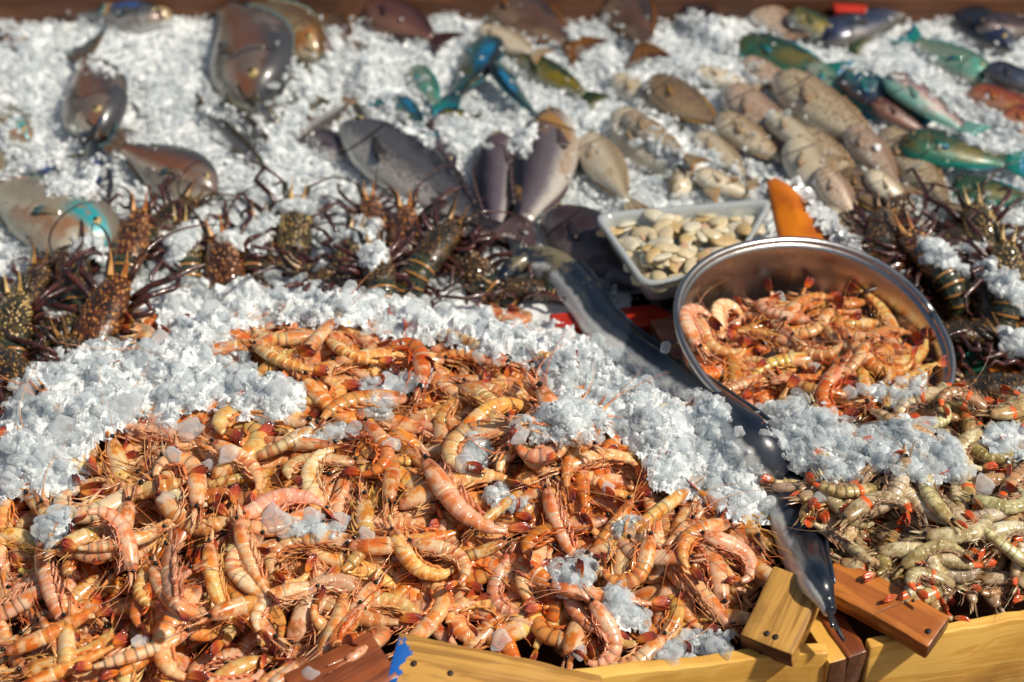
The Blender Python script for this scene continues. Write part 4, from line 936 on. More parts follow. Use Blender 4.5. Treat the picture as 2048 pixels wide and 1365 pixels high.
# seafood display: the ice grains first, so that the fish sink into them
back_items = bed_items
shed_ice(back_items, FISH_PX, 26000, .0022, .0052, 10, .05, (.006, .011), thick=.008, core=None)
G1 = 'snappers and other large fish at the left of the ice'; G2 = 'slim silver fish in the ice'; G3 = 'colourful parrot fish among the ice'; G4 = 'purple grey fish fanned out in the centre'
G5 = 'speckled tan rabbit fish on the right'; G6 = 'fish along the back board'
FL = [
 ((275, 275), (150, 335), 42, 'slender', 'silver', 'u', 'pale silver fish lying between the rust snapper and the orange spotted one', 30, 0, G2),
 ((690, 330), (600, 255), 60, 'bass', 'mauve', 'u', 'dark purple head under the small white bellied fish', 20, 0, G4),
 ((60, 300), (-60, 190), 80, 'snapper', 'beige', 'u', 'pale brown fish almost buried at the left edge', 15, 0, G1),
 ((130, 400), (-20, 330), 90, 'snapper', 'greyblue', 'u', 'dark fish under the ice above the turquoise cheeked one', 15, 0, G1),
 ((560, 110), (640, 230), 60, 'bass', 'silver', 'r', 'silver grey fish under ice right of the biggest snapper', 20, 0, G1),
 ((905, 345), (850, 250), 50, 'bass', 'mauve', 'r', 'small purple fish behind the central fan', 15, 0, G4),
 ((60, 105), (-60, 60), 60, 'snapper', 'brown', 'u', 'brown fish patch at the top left edge', 15, 0, G1),
 ((790, 200), (860, 290), 44, 'parrot', 'blueparrot', 'u', 'dark blue fish scrap under the vivid blue one', 15, 0, G3),
 ((640, 140), (450, 5), 130, 'snapper', 'gold', 'u', 'pale gold fish with a thin orange back behind the big rust patched snapper', 30, 0, G1),
 ((522, 240), (455, 0), 190, 'snapper', 'snapper', 'r', 'biggest snapper at upper left, grey back and rust brown flank patch', 25, .05, G1),
 ((330, 55), (110, 40), 85, 'snapper', 'greyblue', 'u', 'brown fish with a bright blue spot at the top left, half under ice', 20, 0, G1),
 ((345, 40), (200, 25), 50, 'slender', 'gold', 'u', 'teal edged pale fish back just showing against the back board at left', 20, 0, G1),
 ((205, 300), (170, 110), 150, 'snapper', 'snapper', 'r', 'rust and grey snapper at far left with its head pointing down', 25, 0, G1),
 ((200, 440), (185, 290), 85, 'snapper', 'greyblue', 'r', 'dark shiny fish at left below the rust and grey snapper', 35, 0, G1),
 ((435, 410), (205, 300), 125, 'snapper', 'snapper', 'u', 'brown snapper with an orange spot behind the left lobsters', 20, 0, G1),
 ((215, 530), (-60, 360), 180, 'parrot', 'beige', 'u', 'large pale fish with a turquoise cheek behind the leftmost lobster', 10, 0, G1),
 ((530, 350), (385, 205), 34, 'slender', 'silver', 'u', 'slim silver fish with a brown back, left one of the pair', 45, 0, G2),
 ((545, 310), (445, 205), 30, 'slender', 'silver', 'u', 'slim silver fish lying just right of its slim neighbour', 45, 0, G2),
 ((560, 262), (505, 205), 24, 'slender', 'silver', 'u', 'shortest slim fish, only its brown back out of the ice', 45, 0, G2),
 ((598, 292), (715, 205), 52, 'parrot', 'white', 'd', 'small white bellied fish left of the big grey bass', 10, 0.03, G2),
 ((740, 270), (705, 170), 32, 'slender', 'silver', 'l', 'silver fish standing upright above the big grey bass', 30, 0, G2),
 ((742, 120), (745, 230), 56, 'parrot', 'blueparrot', 'r', 'small upright parrot fish with a light blue stripe and orange spot', 20, 0, G3),
 ((830, 145), (885, 240), 48, 'parrot', 'palegreen', 'r', 'faint green and white fish half buried between two blue parrot fish', 20, 0, G3),
 ((985, 95), (900, 235), 84, 'parrot', 'blueparrot', 'r', 'dark parrot fish with a vivid blue flank in the middle of the ice', 15, 0.04, G3),
 ((985, 150), (1085, 265), 50, 'parrot', 'blueparrot', 'l', 'curved blue green fish touching the vivid blue one', 25, 0.05, G3),
 ((1035, 125), (1200, 225), 58, 'parrot', 'greenyellow', 'u', 'green and yellow parrot fish with a dark forked tail right of centre', 20, 0, G3),
 ((880, 235), (960, 250), 40, 'parrot', 'greenyellow', 'u', 'small olive fish under the tip of the vivid blue one', 20, 0, G3),
 ((1110, 240), (1160, 350), 42, 'parrot', 'greenyellow', 'r', 'dark green fish behind the right hand purple grey fish', 20, 0, G3),
 ((975, 272), (1000, 300), 30, 'parrot', 'brown', 'u', 'small brown head poking out above the middle purple fish', 20, 0, G4),
 ((800, 280), (945, 470), 80, 'bass', 'mauve', 'r', 'purple brown fish mostly hidden behind the big grey bass', 20, 0, G4),
 ((1000, 285), (985, 520), 95, 'bass', 'mauve', 'l', 'purple and silver fish in the middle of the central fan', 15, 0, G4),
 ((1115, 245), (1035, 530), 130, 'bass', 'mauvegold', 'l', 'large purple grey fish with a gold cheek right of centre', 15, -0.02, G4),
 ((690, 275), (1020, 520), 140, 'bass', 'bass', 'u', 'longest fish in the centre, grey bass with a dark back and a pale belly', 15, 0.02, G4),
 ((1090, 455), (1370, 640), 150, 'bass', 'darkmauve', 'u', 'dark purple fish lying under the seafood tray', 15, 0, G4),
 ((1175, 300), (1260, 430), 70, 'rabbit', 'cream', 'u', 'golden grey fish beside the curved gold fish above the tray', 20, 0, G5),
 ((1235, 262), (1400, 405), 85, 'rabbit', 'cream', 'u', 'curved gold and grey fish with its tail above the seafood tray', 20, -0.06, G5),
 ((965, 5), (1180, 130), 110, 'bass', 'brown', 'u', 'large brown fish with an orange lower edge at the top centre', 15, 0, G6),
 ((955, 70), (1090, 130), 60, 'bass', 'cream', 'u', 'pale brown fish under the large brown one at top centre', 15, 0, G6),
 ((735, 30), (900, 110), 95, 'snapper', 'redbrown', 'u', 'dark red-brown snapper with a black eye at the top', 15, 0, G6),
 ((640, 25), (720, 115), 50, 'bass', 'brown', 'u', 'small dark brown fish left of the red-brown snapper', 15, 0, G6),
 ((600, 60), (680, 130), 45, 'bass', 'brown', 'u', 'smaller brown fish beside the gold snapper at the top', 15, 0, G6),
 ((1205, -5), (1320, 140), 110, 'snapper', 'brown', 'r', 'broad brown fish with a dark curved back at the top right of centre', 15, 0.05, G6),
 ((1350, 10), (1470, 120), 70, 'bass', 'darkmauve', 'u', 'dark grey fish among ice at the top right of centre', 15, 0, G6),
 ((1500, 10), (1590, 100), 75, 'bass', 'pinktan', 'u', 'pinkish brown fish at the top beside the dark green parrot fish', 15, 0, G6),
 ((1575, 40), (1730, 110), 62, 'parrot', 'greenyellow', 'u', 'dark green and gold parrot fish at the top right', 15, 0, G3),
 ((1640, 95), (1850, 20), 80, 'parrot', 'darkblue', 'u', 'blue grey humped fish behind the top right parrot fish', 15, 0, G6),
 ((2020, 120), (1830, -25), 80, 'bass', 'darkblue', 'u', 'long dark blue fish sloping down at the top right corner', 25, 0, G6),
 ((1950, 70), (2100, 60), 70, 'bass', 'darkmauve', 'u', 'grey fish at the top right corner', 15, 0, G6),
 ((1475, 100), (1690, 170), 78, 'parrot', 'greenparrot', 'u', 'dark green parrot fish with blue glints at right of centre', 20, 0, G3),
 ((1970, 170), (1800, 80), 78, 'parrot', 'palegreen', 'u', 'pale sea green parrot fish at the upper right', 15, 0, G3),
 ((1620, 160), (1720, 260), 60, 'parrot', 'palegreen', 'u', 'pale teal parrot fish left of the deep turquoise one', 10, 0, G3),
 ((1680, 165), (1860, 275), 78, 'parrot', 'tealparrot', 'u', 'deep turquoise and navy parrot fish on the right', 25, 0, G3),
 ((1770, 165), (1960, 290), 70, 'parrot', 'pinkparrot', 'u', 'mauve pink parrot fish with pale teal belly on the right', 15, 0, G3),
 ((1740, 235), (1880, 290), 48, 'parrot', 'redbrown', 'u', 'dark rust coloured fish under the turquoise parrot fish', 15, 0, G3),
 ((1935, 195), (2120, 260), 66, 'parrot', 'red', 'u', 'dark and red fish with a yellow fin at the right edge', 15, 0, G3),
 ((1970, 150), (2120, 210), 60, 'parrot', 'darkblue', 'u', 'dark fish above the red ones at the right edge', 15, 0, G6),
 ((2000, 245), (2140, 300), 80, 'parrot', 'red', 'u', 'orange red fish cut off by the right edge', 15, 0, G3),
 ((1230, 175), (1350, 250), 50, 'rabbit', 'cream', 'u', 'cream fish half under ice left of the brown rabbit fish', 15, 0, G5),
 ((1395, 160), (1510, 190), 44, 'rabbit', 'cream', 'u', 'pale cream fish above the brown rabbit fish', 15, 0, G5),
 ((1490, 140), (1600, 205), 52, 'rabbit', 'pinktan', 'u', 'pink cream fish beneath the dark green parrot fish', 15, 0, G5),
 ((1305, 185), (1450, 280), 72, 'rabbit', 'brownrabbit', 'u', 'darkest brown rabbit fish with a yellow tail', 15, 0, G5),
 ((1440, 260), (1580, 350), 60, 'rabbit', 'rabbit', 'u', 'grey speckled fish half covered by ice under the pink tan one', 15, 0, G5),
 ((1350, 400), (1410, 320), 52, 'rabbit', 'cream', 'u', 'small pale fish just above the seafood tray', 15, 0, G5),
 ((1395, 360), (1520, 410), 44, 'rabbit', 'cream', 'u', 'pale fish lying along the back edge of the seafood tray', 15, 0, G5),
 ((1460, 205), (1625, 350), 78, 'rabbit', 'pinktan', 'u', 'pinkish tan fish left of the broad speckled rabbit fish', 15, -0.02, G5),
 ((1600, 285), (1730, 390), 62, 'rabbit', 'rabbit', 'u', 'tan speckled fish under the broad speckled one', 15, 0, G5),
 ((1560, 200), (1780, 345), 88, 'rabbit', 'rabbit', 'u', 'broadest tan speckled rabbit fish in the right hand group', 15, 0, G5),
 ((1585, 325), (1690, 480), 80, 'rabbit', 'cream', 'u', 'fish with a grey head and cream body behind the amber piece', 15, 0, G5),
 ((1690, 360), (1770, 450), 52, 'rabbit', 'brownrabbit', 'u', 'dark brown speckled fish above the right hand lobsters', 15, 0, G5),
 ((1735, 365), (1840, 450), 50, 'rabbit', 'cream', 'u', 'cream bellied fish left of the long tan one', 15, 0, G5),
 ((1770, 290), (1905, 440), 74, 'rabbit', 'rabbit', 'u', 'long tan fish left of the green edged parrot fish', 15, 0, G5),
 ((1900, 385), (2090, 420), 70, 'parrot', 'greenparrot', 'u', 'dark green fish beneath the green edged parrot fish', 15, 0, G3),
 ((1540, 250), (1660, 330), 50, 'rabbit', 'cream', 'u', 'narrow cream fish between the pinkish tan and broad speckled ones', 15, 0, G5),
 ((1640, 360), (1720, 470), 56, 'rabbit', 'pinktan', 'u', 'pinkish fish just right of the grey headed cream one', 15, 0, G5),
 ((1255, 245), (1380, 330), 46, 'rabbit', 'rabbit', 'u', 'grey tan fish in the ice left of the speckled group', 15, 0, G5),
 ((1700, 300), (1800, 400), 60, 'rabbit', 'pinktan', 'u', 'tan fish tucked between the broad one and the long tan one', 15, 0, G5),
 ((1400, 290), (1500, 380), 50, 'rabbit', 'cream', 'u', 'pale fish under the grey speckled one near the tray', 15, 0, G5),
 ((1800, 305), (2060, 350), 92, 'parrot', 'greenparrot', 'u', 'large olive parrot fish with bright green edges on the right', 12, 0, G3)]
for f in FL:
    h, t, dw, sh, st, bd, lab, roll, bend, grp = f
    if grp == G5: h = (h[0]-(t[0]-h[0])*.06, h[1]-(t[1]-h[1])*.06); t = (t[0]+(t[0]-h[0])*.16, t[1]+(t[1]-h[1])*.16)
    put_fish(h, t, dw*(1.15 if grp == G5 else .96 if grp == G1 else 1.02), sh, st, bd, lab, roll, bend, group=grp, thick=.72 if grp == G5 else .56)
print('fish', len(FL))
# ice over and between the fish
def blob(cx, cy, rx, ry, rot=0, n=12):
    return [(cx+rx*math.cos(a)*math.cos(rot)-ry*math.sin(a)*math.sin(rot), cy+rx*math.cos(a)*math.sin(rot)+ry*math.sin(a)*math.cos(rot)) for a in [2*PI*i/n for i in range(n)]]
OVER = [((0, 90), (130, 150), (230, 230)), ]
ICE_BK = [([(-60, 60), (60, 20), (120, 60), (230, 130), (370, 150), (400, 230), (300, 290), (250, 160), (130, 150), (60, 190), (100, 270), (180, 290), (120, 340), (-60, 380)], 2600),
 ([(380, 60), (430, 200), (540, 250), (600, 140), (700, 110), (660, 200), (560, 340), (480, 250), (380, 230), (340, 180)], 1300),
 ([(120, 330), (230, 300), (210, 400), (120, 420), (60, 380)], 350), ([(430, 370), (560, 330), (700, 400), (640, 420), (460, 420)], 700),
 ([(640, 100), (860, 90), (930, 110), (820, 140), (800, 230), (880, 280), (860, 300), (760, 240), (700, 200)], 900),
 ([(860, 230), (960, 230), (1100, 240), (1060, 320), (960, 300), (900, 330)], 600),
 ([(1080, 190), (1010, 150), (1080, 170), (1200, 230), (1330, 300), (1360, 350), (1280, 300), (1150, 260)], 800),
 ([(1130, 60), (1200, 40), (1240, 120), (1330, 130), (1380, 80), (1350, 20), (1480, 40), (1480, 120), (1560, 180), (1440, 170), (1300, 180), (1180, 180)], 1500),
 ([(1230, 200), (1320, 230), (1430, 300), (1560, 350), (1560, 390), (1440, 350), (1330, 330)], 700),
 ([(1660, 110), (1780, 90), (1950, 210), (2048, 240), (2048, 300), (1960, 290), (1880, 210), (1790, 160), (1700, 160)], 1100),
 ([(1850, 270), (2060, 330), (2060, 300), (1950, 270)], 260), ([(1780, 440), (1900, 430), (1840, 460)], 150),
 ([(1870, 470), (2060, 420), (2060, 600), (1980, 600), (1900, 520)], 500), ([(860, 20), (940, 10), (960, 90), (880, 90)], 300)]
for p, n in ICE_BK: shed_ice(back_items, p, int(n*1.5), .0022, .0050, 22, .05, (.006, .011), thick=.008, sm=6, core=-.30)
# a light dusting of grains on everything at the back
shed_ice(back_items, [(-60, 20), (2100, 20), (2100, 420), (1500, 400), (1180, 420), (1000, 300), (700, 230), (560, 360), (-60, 420)], 260, .002, .0045, 5, .1, (.006, .010), core=None)
# ------------------------------------------------------------------ spiny lobsters
def shell_mat(name, base, base2, wet=.6):
    k = NT(name); u, v = k.uvs(); n = k.noise(60, 4, .6); n2 = k.noise(220, 2, .6)
    c = k.mix(k.ss(n, .42, .62), base, base2); c = k.mix(k.ss(n2, .60, .72), c, tuple(min(1, x*2.2) for x in base2))
    k.bump(k.math('ADD', n, n2), .5, .002); k.set(Base_Color=c, Roughness=.28, Coat_Weight=wet, Coat_Roughness=.1); return k.m
LSH = {'orange': (shell_mat('lobster_shell_orange', (.025, .013, .007), (.12, .035, .010)), shell_mat('lobster_spine_orange', (.36, .11, .02), (.66, .32, .10))),
       'olive': (shell_mat('lobster_shell_olive', (.020, .018, .008), (.08, .052, .018)), shell_mat('lobster_spine_gold', (.34, .20, .05), (.62, .42, .15))),
       'dark': (shell_mat('lobster_shell_dark', (.014, .012, .008), (.065, .035, .012)), shell_mat('lobster_spine_dark', (.12, .06, .02), (.34, .17, .045)))}
LEG = shell_mat('lobster_leg', (.026, .008, .008), (.085, .022, .016)); 
k = NT('lobster_tail_shell'); u, v = k.uvs(); t = k.math('FRACT', u); n = k.noise(90, 3)
c = k.mix(k.ss(n, .4, .6), (.012, .018, .014), (.035, .042, .020)); c = k.mix(k.math('MULTIPLY', k.ss(t, .70, .80), k.ss(t, .98, .90)), c, (.42, .18, .04))
sp = k.noise(200, 2); c = k.mix(k.ss(sp, .62, .68), c, (.40, .26, .08)); k.bump(n, .3, .001); k.set(Base_Color=c, Roughness=.22, Coat_Weight=.7); LTAIL = k.m
def lobster_variant(kind, seed):
    r = random.Random(seed); sh, spm = LSH[kind]; M = {}
    L = .120; n = 16; P = []; ra = []; rb = []; us = []
    for i in range(n):
        q = i/(n-1); x = L*(.5-q); w = .0300*interp([0, .12, .35, .7, .93, 1], [.42, .66, .92, 1, .95, .80], q)
        P.append(Vector((x, 0, .004*math.sin(q*PI)))); ra.append(w*.70*(.93 if .50 < q < .56 else 1)); rb.append(w); us.append(q)
    m = MB(); m.loft(P, [Vector((0, 0, 1))]*n, [Vector((0, 1, 0))]*n, ra, rb, us, 18); M['carapace'] = m.mesh('lobster_carapace', sh)
    m = MB()
    for i in range(19):
        q = (i+.3)/19; w = .0300*interp([0, .12, .35, .7, .93, 1], [.42, .66, .92, 1, .95, .80], q); nn = 13 if i > 5 else 9
        for j in range(nn):
            if r.random() < .14: continue
            a = (j+.5*(i % 2)+r.uniform(-.5, .5))/nn*PI*1.16-PI*.58; x = L*(.5-q)+r.uniform(-.0035, .0035)
            nrm = Vector((0, math.sin(a), math.cos(a))); b = Vector((x, nrm.y*w, nrm.z*w*.70+.004*math.sin(q*PI))); s = r.uniform(.0009, .0021)+.0016*r.random()**3*(1.35 if q < .3 else 1)
            d = (nrm+Vector((.75, 0, 0))).normalized(); t1 = Vector((0, nrm.z, -nrm.y)); t2 = nrm.cross(t1); b -= nrm*.0008
            m.add([b+t1*s, b+t2*s, b-t1*s, b-t2*s, b+d*s*.9+t1*s*.5, b+d*s*.9-t1*s*.5, b+d*s*r.uniform(1.3, 2.3)], [(0, 1, 4), (1, 2, 5, 4), (2, 3, 5), (3, 0, 4, 5), (4, 5, 6), (0, 3, 2, 1)])
    for sg in (1, -1):   # horns over the eyes
        b = Vector((L*.44, sg*.009, .012)); m.tube([b, b+Vector((.014, sg*.002, .008)), b+Vector((.027, sg*.003, .022))], lambda q: .0046*(1-q)+.0004, 6)
    M['spines'] = m.mesh('lobster_spines', spm, False)
    # tail, curled under
    P = []; A = []; ra = []; rb = []; us = []; p = Vector((-L*.47, 0, .002)); ph = .05
    for g in range(6):
        for j in range(5):
            t = j/4; w = (.028-.0022*g-.0005*t)*(1+.05*t)
            P.append(p.copy()); A.append(Vector((-math.sin(ph), 0, math.cos(ph)))); ra.append(w*.72); rb.append(w); us.append(g+t*.99)
            p += Vector((-math.cos(ph), 0, -math.sin(ph)))*(.0042 if j < 4 else .0004); ph += .055
    m = MB(); m.loft(P, A, [Vector((0, 1, 0))]*len(P), ra, rb, us, 16); M['tail'] = m.mesh('lobster_tail', LTAIL)
    d = Vector((-math.cos(ph), 0, -math.sin(ph))); m = MB(); o = Vector((-math.sin(ph), 0, math.cos(ph)))
    for jx, sp in enumerate((0, .5, -.5, .95, -.95)):
        dv = d*math.cos(sp)+Vector((0, 1, 0))*math.sin(sp); sd = dv.cross(o).normalized(); G = []
        for i in range(6):
            q = i/5; ww = .009*(.5+.6*math.sin(min(1, q)*PI*.8)); G.append([p+dv*(.036*q)+sd*(ww*jj)+o*(-.0006*jx) for jj in (-1, 0, 1)])
        m.plate(G, o, .001)
    M['tail_fan'] = m.mesh('lobster_tail_fan', sh)
    M['leg'] = []
    for i in range(5):
        for sg in (1, -1):
            x = L*(.30-.135*i); b = Vector((x, sg*.020, -.012)); f = (.9-.42*i)+r.uniform(-.3, .3)
            k1 = b+Vector((f*.022, sg*r.uniform(.022, .034), r.uniform(.006, .022))); k2 = k1+Vector((f*.030+r.uniform(-.01, .01), sg*r.uniform(.008, .028), r.uniform(-.012, .006)))
            fold = r.choice((-1, 1, 1)); k3 = k2+Vector((f*.022+r.uniform(-.01, .02), -sg*fold*r.uniform(.004, .022), r.uniform(-.016, .010)))
            k4 = k3+Vector((r.uniform(-.008, .012), -sg*fold*.012, r.uniform(-.012, .002)))
            m = MB(); pts = [b, b.lerp(k1, .5), k1, k1.lerp(k2, .15), k1.lerp(k2, .85), k2, k2.lerp(k3, .2), k2.lerp(k3, .9), k3, k4]
            m.tube(pts, lambda q: .0056*(1-.55*q)*(1+.12*math.sin(q*19)), 7); M['leg'].append(m.mesh('lobster_leg', LEG))
    M['ant'] = []
    for sg in (1, -1):
        m = MB(); b = Vector((L*.46, sg*.012, .002)); e1 = b+Vector((.016, sg*.006, .006)); e2 = e1+Vector((.018, sg*.003, .004))
        m.tube([b, e1, e2], lambda q: .0062-.002*q, 8)
        for j in range(14):
            c = b.lerp(e2, r.random())+Vector((0, r.uniform(-1, 1)*.005, r.uniform(-.2, 1)*.005)); m.tube([c, c+Vector((.003, r.uniform(-.003, .003), .005))], lambda q: .0013*(1-q)+.0002, 4)
        base = m.mesh('antenna_base', sh)
        pts = [e2]; d = Vector((1, sg*r.uniform(.2, 1.2), r.uniform(-.25, .05))).normalized(); cv = Vector((-.04, sg*r.uniform(-.10, .16), -.11))
        for j in range(10): pts.append(pts[-1]+d*.014); d = (d+cv*.8).normalized()
        m = MB(); m.tube(pts, lambda q: .0021*(1-q)+.0005, 5); M['ant'].append((base, m.mesh('antenna_whip', LEG)))
    M['eye'] = []
    for sg in (1, -1):
        m = MB(); m.ball(Vector((L*.49, sg*.0085, .008)), .0042, 6); M['eye'].append(m.mesh('lobster_eye', PUP))
    return M
LV = {}
for kd in LSH:
    for s in range(3): LV[(kd, s)] = lobster_variant(kd, 100+s*7+len(kd))
def lobster(px, py, deg, kind, var, label, group, pitch=12, roll=0, scale=1.0, lift=.012, tail=True):
    """deg: screen direction its head points, 90 is up"""
    deg += R(-22, 22); roll += R(-15, 15); p = hit(px, py+6); v = LV[(kind, var)]
    a = math.atan2(math.sin(math.radians(deg))/.62, math.cos(math.radians(deg)))
    M = Matrix.Translation(p+Vector((0, 0, lift))) @ Matrix.Rotation(a, 4, 'Z') @ Matrix.Rotation(-math.radians(pitch*.5+2), 4, 'Y') @ Matrix.Rotation(math.radians(roll), 4, 'X') @ Matrix.Scale(scale*.80, 4)
    root = empty('spiny_lobster', M); tag(root, label, 'lobster', group)
    c = mobj('carapace', v['carapace'], root); mobj('spines', v['spines'], c)
    for e in v['eye']: mobj('eye', e, c)
    tl = mobj('tail', v['tail'], root); mobj('tail_fan', v['tail_fan'], tl)
    for l in v['leg']: mobj('leg', l, root)
    for b, wh in v['ant']: o = mobj('antenna', b, root); mobj('whip', wh, o)
    stamp([M @ Vector((x, y, 0)) for x in (-.07, -.035, 0, .035) for y in (-.01, .01)], [.022*scale]*8, .8)
GL, GRR = 'spiny lobsters at the left above the prawn heap', 'spiny lobsters on the right behind the steel basin'
for a in [(270, 490, 100, 'orange', 0, 'bronze spiny lobster below the brown snapper with thin legs raised', GL, 20, 0, .95),
          (590, 470, 75, 'olive', 1, 'golden olive spiny lobster with a crusty back near the slim silver fish', GL, 25, 10, 1.0),
          (700, 520, 95, 'olive', 2, 'small gold lobster between the two heaps of lobster ice', GL, 25, 0, .78),
          (810, 475, 95, 'orange', 2, 'orange spined lobster at the foot of the big grey bass', GL, 25, 0, .85),
          (660, 575, 160, 'dark', 0, 'dark lobster lying low against the upper ice ridge', GL, 5, 20, .9),
          (930, 545, 150, 'dark', 1, 'dark brown lobster touching the eel neck', GL, 8, -15, 1.0),
          (830, 560, 80, 'dark', 2, 'small dark green lobster head down below the orange one', GL, 5, 0, .8),
          (1035, 590, 200, 'dark', 2, 'dark lobster tail end wedged against the eel', GL, 0, 10, .8),
          (450, 545, 95, 'orange', 1, 'bronze spiny lobster just above the upper ice ridge', GL, 25, 0, 1.0),
          (60, 600, 60, 'dark', 0, 'dark lobster at the left edge with long curved whiskers', GL, 10, 0, 1.0),
          (95, 690, 190, 'olive', 0, 'green striped lobster on its side at the lower left', GL, 0, 25, 1.05),
          (15, 745, 150, 'dark', 1, 'dark banded lobster at the left edge above the prawns', GL, 0, 15, 1.0),
          (212, 640, 82, 'orange', 2, 'nearest bronze lobster with purple legs spread to both sides', GL, 28, 0, 1.2),
          (345, 455, 50, 'dark', 1, 'dark lobster between the two bronze ones at left', GL, 10, 10, .95),
          (150, 560, 120, 'dark', 2, 'dark lobster half hidden behind the nearest bronze one', GL, 10, -10, 1.0),
          (530, 575, 60, 'dark', 1, 'dark lobster low between the bronze and golden ones', GL, 5, 10, .85),
          (745, 440, 120, 'orange', 0, 'small rusty lobster touching the belly of the big grey bass', GL, 20, 0, .7),
          (370, 500, 110, 'olive', 2, 'small olive lobster packed between two bronze ones', GL, 10, 0, .85),
          (515, 500, 80, 'dark', 0, 'dark lobster just left of the golden olive one', GL, 10, 0, .9),
          (30, 655, 120, 'olive', 1, 'olive lobster at the left edge above the green striped one', GL, 10, 0, 1.0),
          (880, 500, 70, 'dark', 2, 'dark lobster right of the orange spined one', GL, 10, 0, .9),
          (165, 730, 160, 'dark', 2, 'dark tail and legs under the nearest bronze lobster', GL, 0, 20, .9),
          (755, 545, 120, 'dark', 0, 'dark lobster between the small gold and dark green ones', GL, 5, 0, .85),
          (1800, 490, 110, 'dark', 0, 'dark brown lobster right of the amber piece', GRR, 15, 0, 1.0),
          (1960, 475, 80, 'olive', 1, 'golden lobster at the right edge under the green parrot fish', GRR, 20, 0, 1.0),
          (1860, 570, 140, 'dark', 1, 'dark lobster above the rim of the steel basin', GRR, 10, 10, 1.1),
          (1980, 620, 100, 'dark', 2, 'brown lobster at the right edge level with the basin', GRR, 10, -10, 1.1),
          (1790, 545, 200, 'orange', 1, 'reddish lobster tucked behind the basin rim', GRR, 5, 0, .9),
          (2010, 545, 60, 'olive', 2, 'bronze lobster beside the white ice at the right edge', GRR, 15, 0, .9),
          (1900, 500, 40, 'dark', 2, 'dark lobster under the white ice at the right', GRR, 5, 0, 1.0),
          (1930, 680, 170, 'dark', 0, 'dark lobster above the green board', GRR, 5, 0, 1.0),
          (1845, 520, 120, 'orange', 0, 'rust red lobster in the middle of the right group', GRR, 5, 0, .9),
          (1760, 470, 60, 'dark', 1, 'dark lobster nearest the clear film of the amber piece', GRR, 5, 0, .8),
          (1990, 790, 190, 'dark', 0, 'black brown lobster right of the basin above the pale prawns', GRR, 0, 0, 1.0),
          (2060, 720, 160, 'dark', 1, 'dark lobster cut off by the right edge beside the green board', GRR, 5, 0, 1.0)]:
    lobster(*a)
ex = []
for p, n in [([(330, 470), (420, 420), (520, 400), (560, 440), (520, 520), (420, 470), (350, 540), (320, 520)], 420), ([(630, 450), (700, 420), (760, 440), (780, 520), (740, 560), (700, 480), (640, 540)], 320),
             ([(490, 400), (640, 390), (700, 420), (600, 430)], 260), ([(140, 480), (200, 470), (230, 540), (150, 520)], 120), ([(1830, 480), (1960, 500), (2060, 580), (2060, 640), (1950, 560), (1850, 530)], 520),
             ([(1800, 560), (1840, 580), (1800, 600)], 60), ([(2000, 660), (2060, 660), (2060, 720), (2000, 700)], 120)]:
    shed_ice(back_items, p, n, .003, .0065, 14, .15, (.007, .011))
me = merge_mesh('crushed_ice', back_items, [ICE, SNOW, ICECLEAR], False)
tag(mobj('crushed_ice', me), 'crushed ice bedding the fish and lobsters at the back', 'ice', None, 'stuff')
# amber piece in crinkled clear film
AMB = NT('amber'); n = AMB.noise(20, 4); AMB.bump(n, .4, .004); AMB.set(Base_Color=AMB.mix(AMB.ss(n, .3, .7), (.66, .19, .004), (.38, .075, .003)), Roughness=.3, Subsurface_Weight=.15, Subsurface_Radius=(.02, .008, .001), Subsurface_Scale=1.0, Coat_Weight=.2); AMB = AMB.m
FILM = NT('clear_film'); n = FILM.noise(90, 3); FILM.bump(n, .6, .002); FILM.set(Base_Color=(.9, .92, .93), Roughness=.06, Transmission_Weight=.35, IOR=1.5, Specular_IOR_Level=1.0); FILM = FILM.m
def outline_slab(name, pts, z, th, mat, lift, wob=.006, N=14, seed=0):
    """rounded, uneven lump whose plan follows the pixels"""
    W = [PZ(a, b, z) for a, b in pts]; c = sum(W, Vector())/len(W); m = MB(); rings = 7; K = len(W); vs = []; fs = []
    for i in range(rings):
        ph = PI*i/(rings-1); s = math.sin(ph)**.45 if 0 < i < rings-1 else .05
        for k_, p in enumerate(W):
            q = c+(p-c)*s; vs.append(Vector((q.x, q.y, z+math.cos(ph)*th/2+lift*((p.y-c.y)*s)+wob*mnoise.noise(Vector((q.x*40, q.y*40, seed+i*.4))))))
    for i in range(rings-1):
        for k_ in range(K): fs.append((i*K+k_, i*K+(k_+1) % K, (i+1)*K+(k_+1) % K, (i+1)*K+k_))
    fs.append(tuple(range(K))[::-1]); fs.append(tuple((rings-1)*K+k_ for k_ in range(K)))
    m.add(vs, fs); return m.mesh(name, mat)
root = empty('amber_pack', Matrix.Identity(4)); tag(root, 'amber orange piece wrapped in crinkled clear film, standing behind the steel basin', 'package')
apts = [(1528, 388), (1545, 380), (1575, 395), (1610, 418), (1650, 455), (1690, 500), (1665, 530), (1600, 530), (1565, 515), (1555, 470), (1540, 425)]
mobj('amber_block', outline_slab('amber_block', apts, .058, .022, AMB, .25), root)
r = random.Random(5); mb = MB()
edgep = [(1520, 385), (1545, 372), (1590, 390), (1630, 425), (1670, 470), (1695, 490), (1700, 510)]
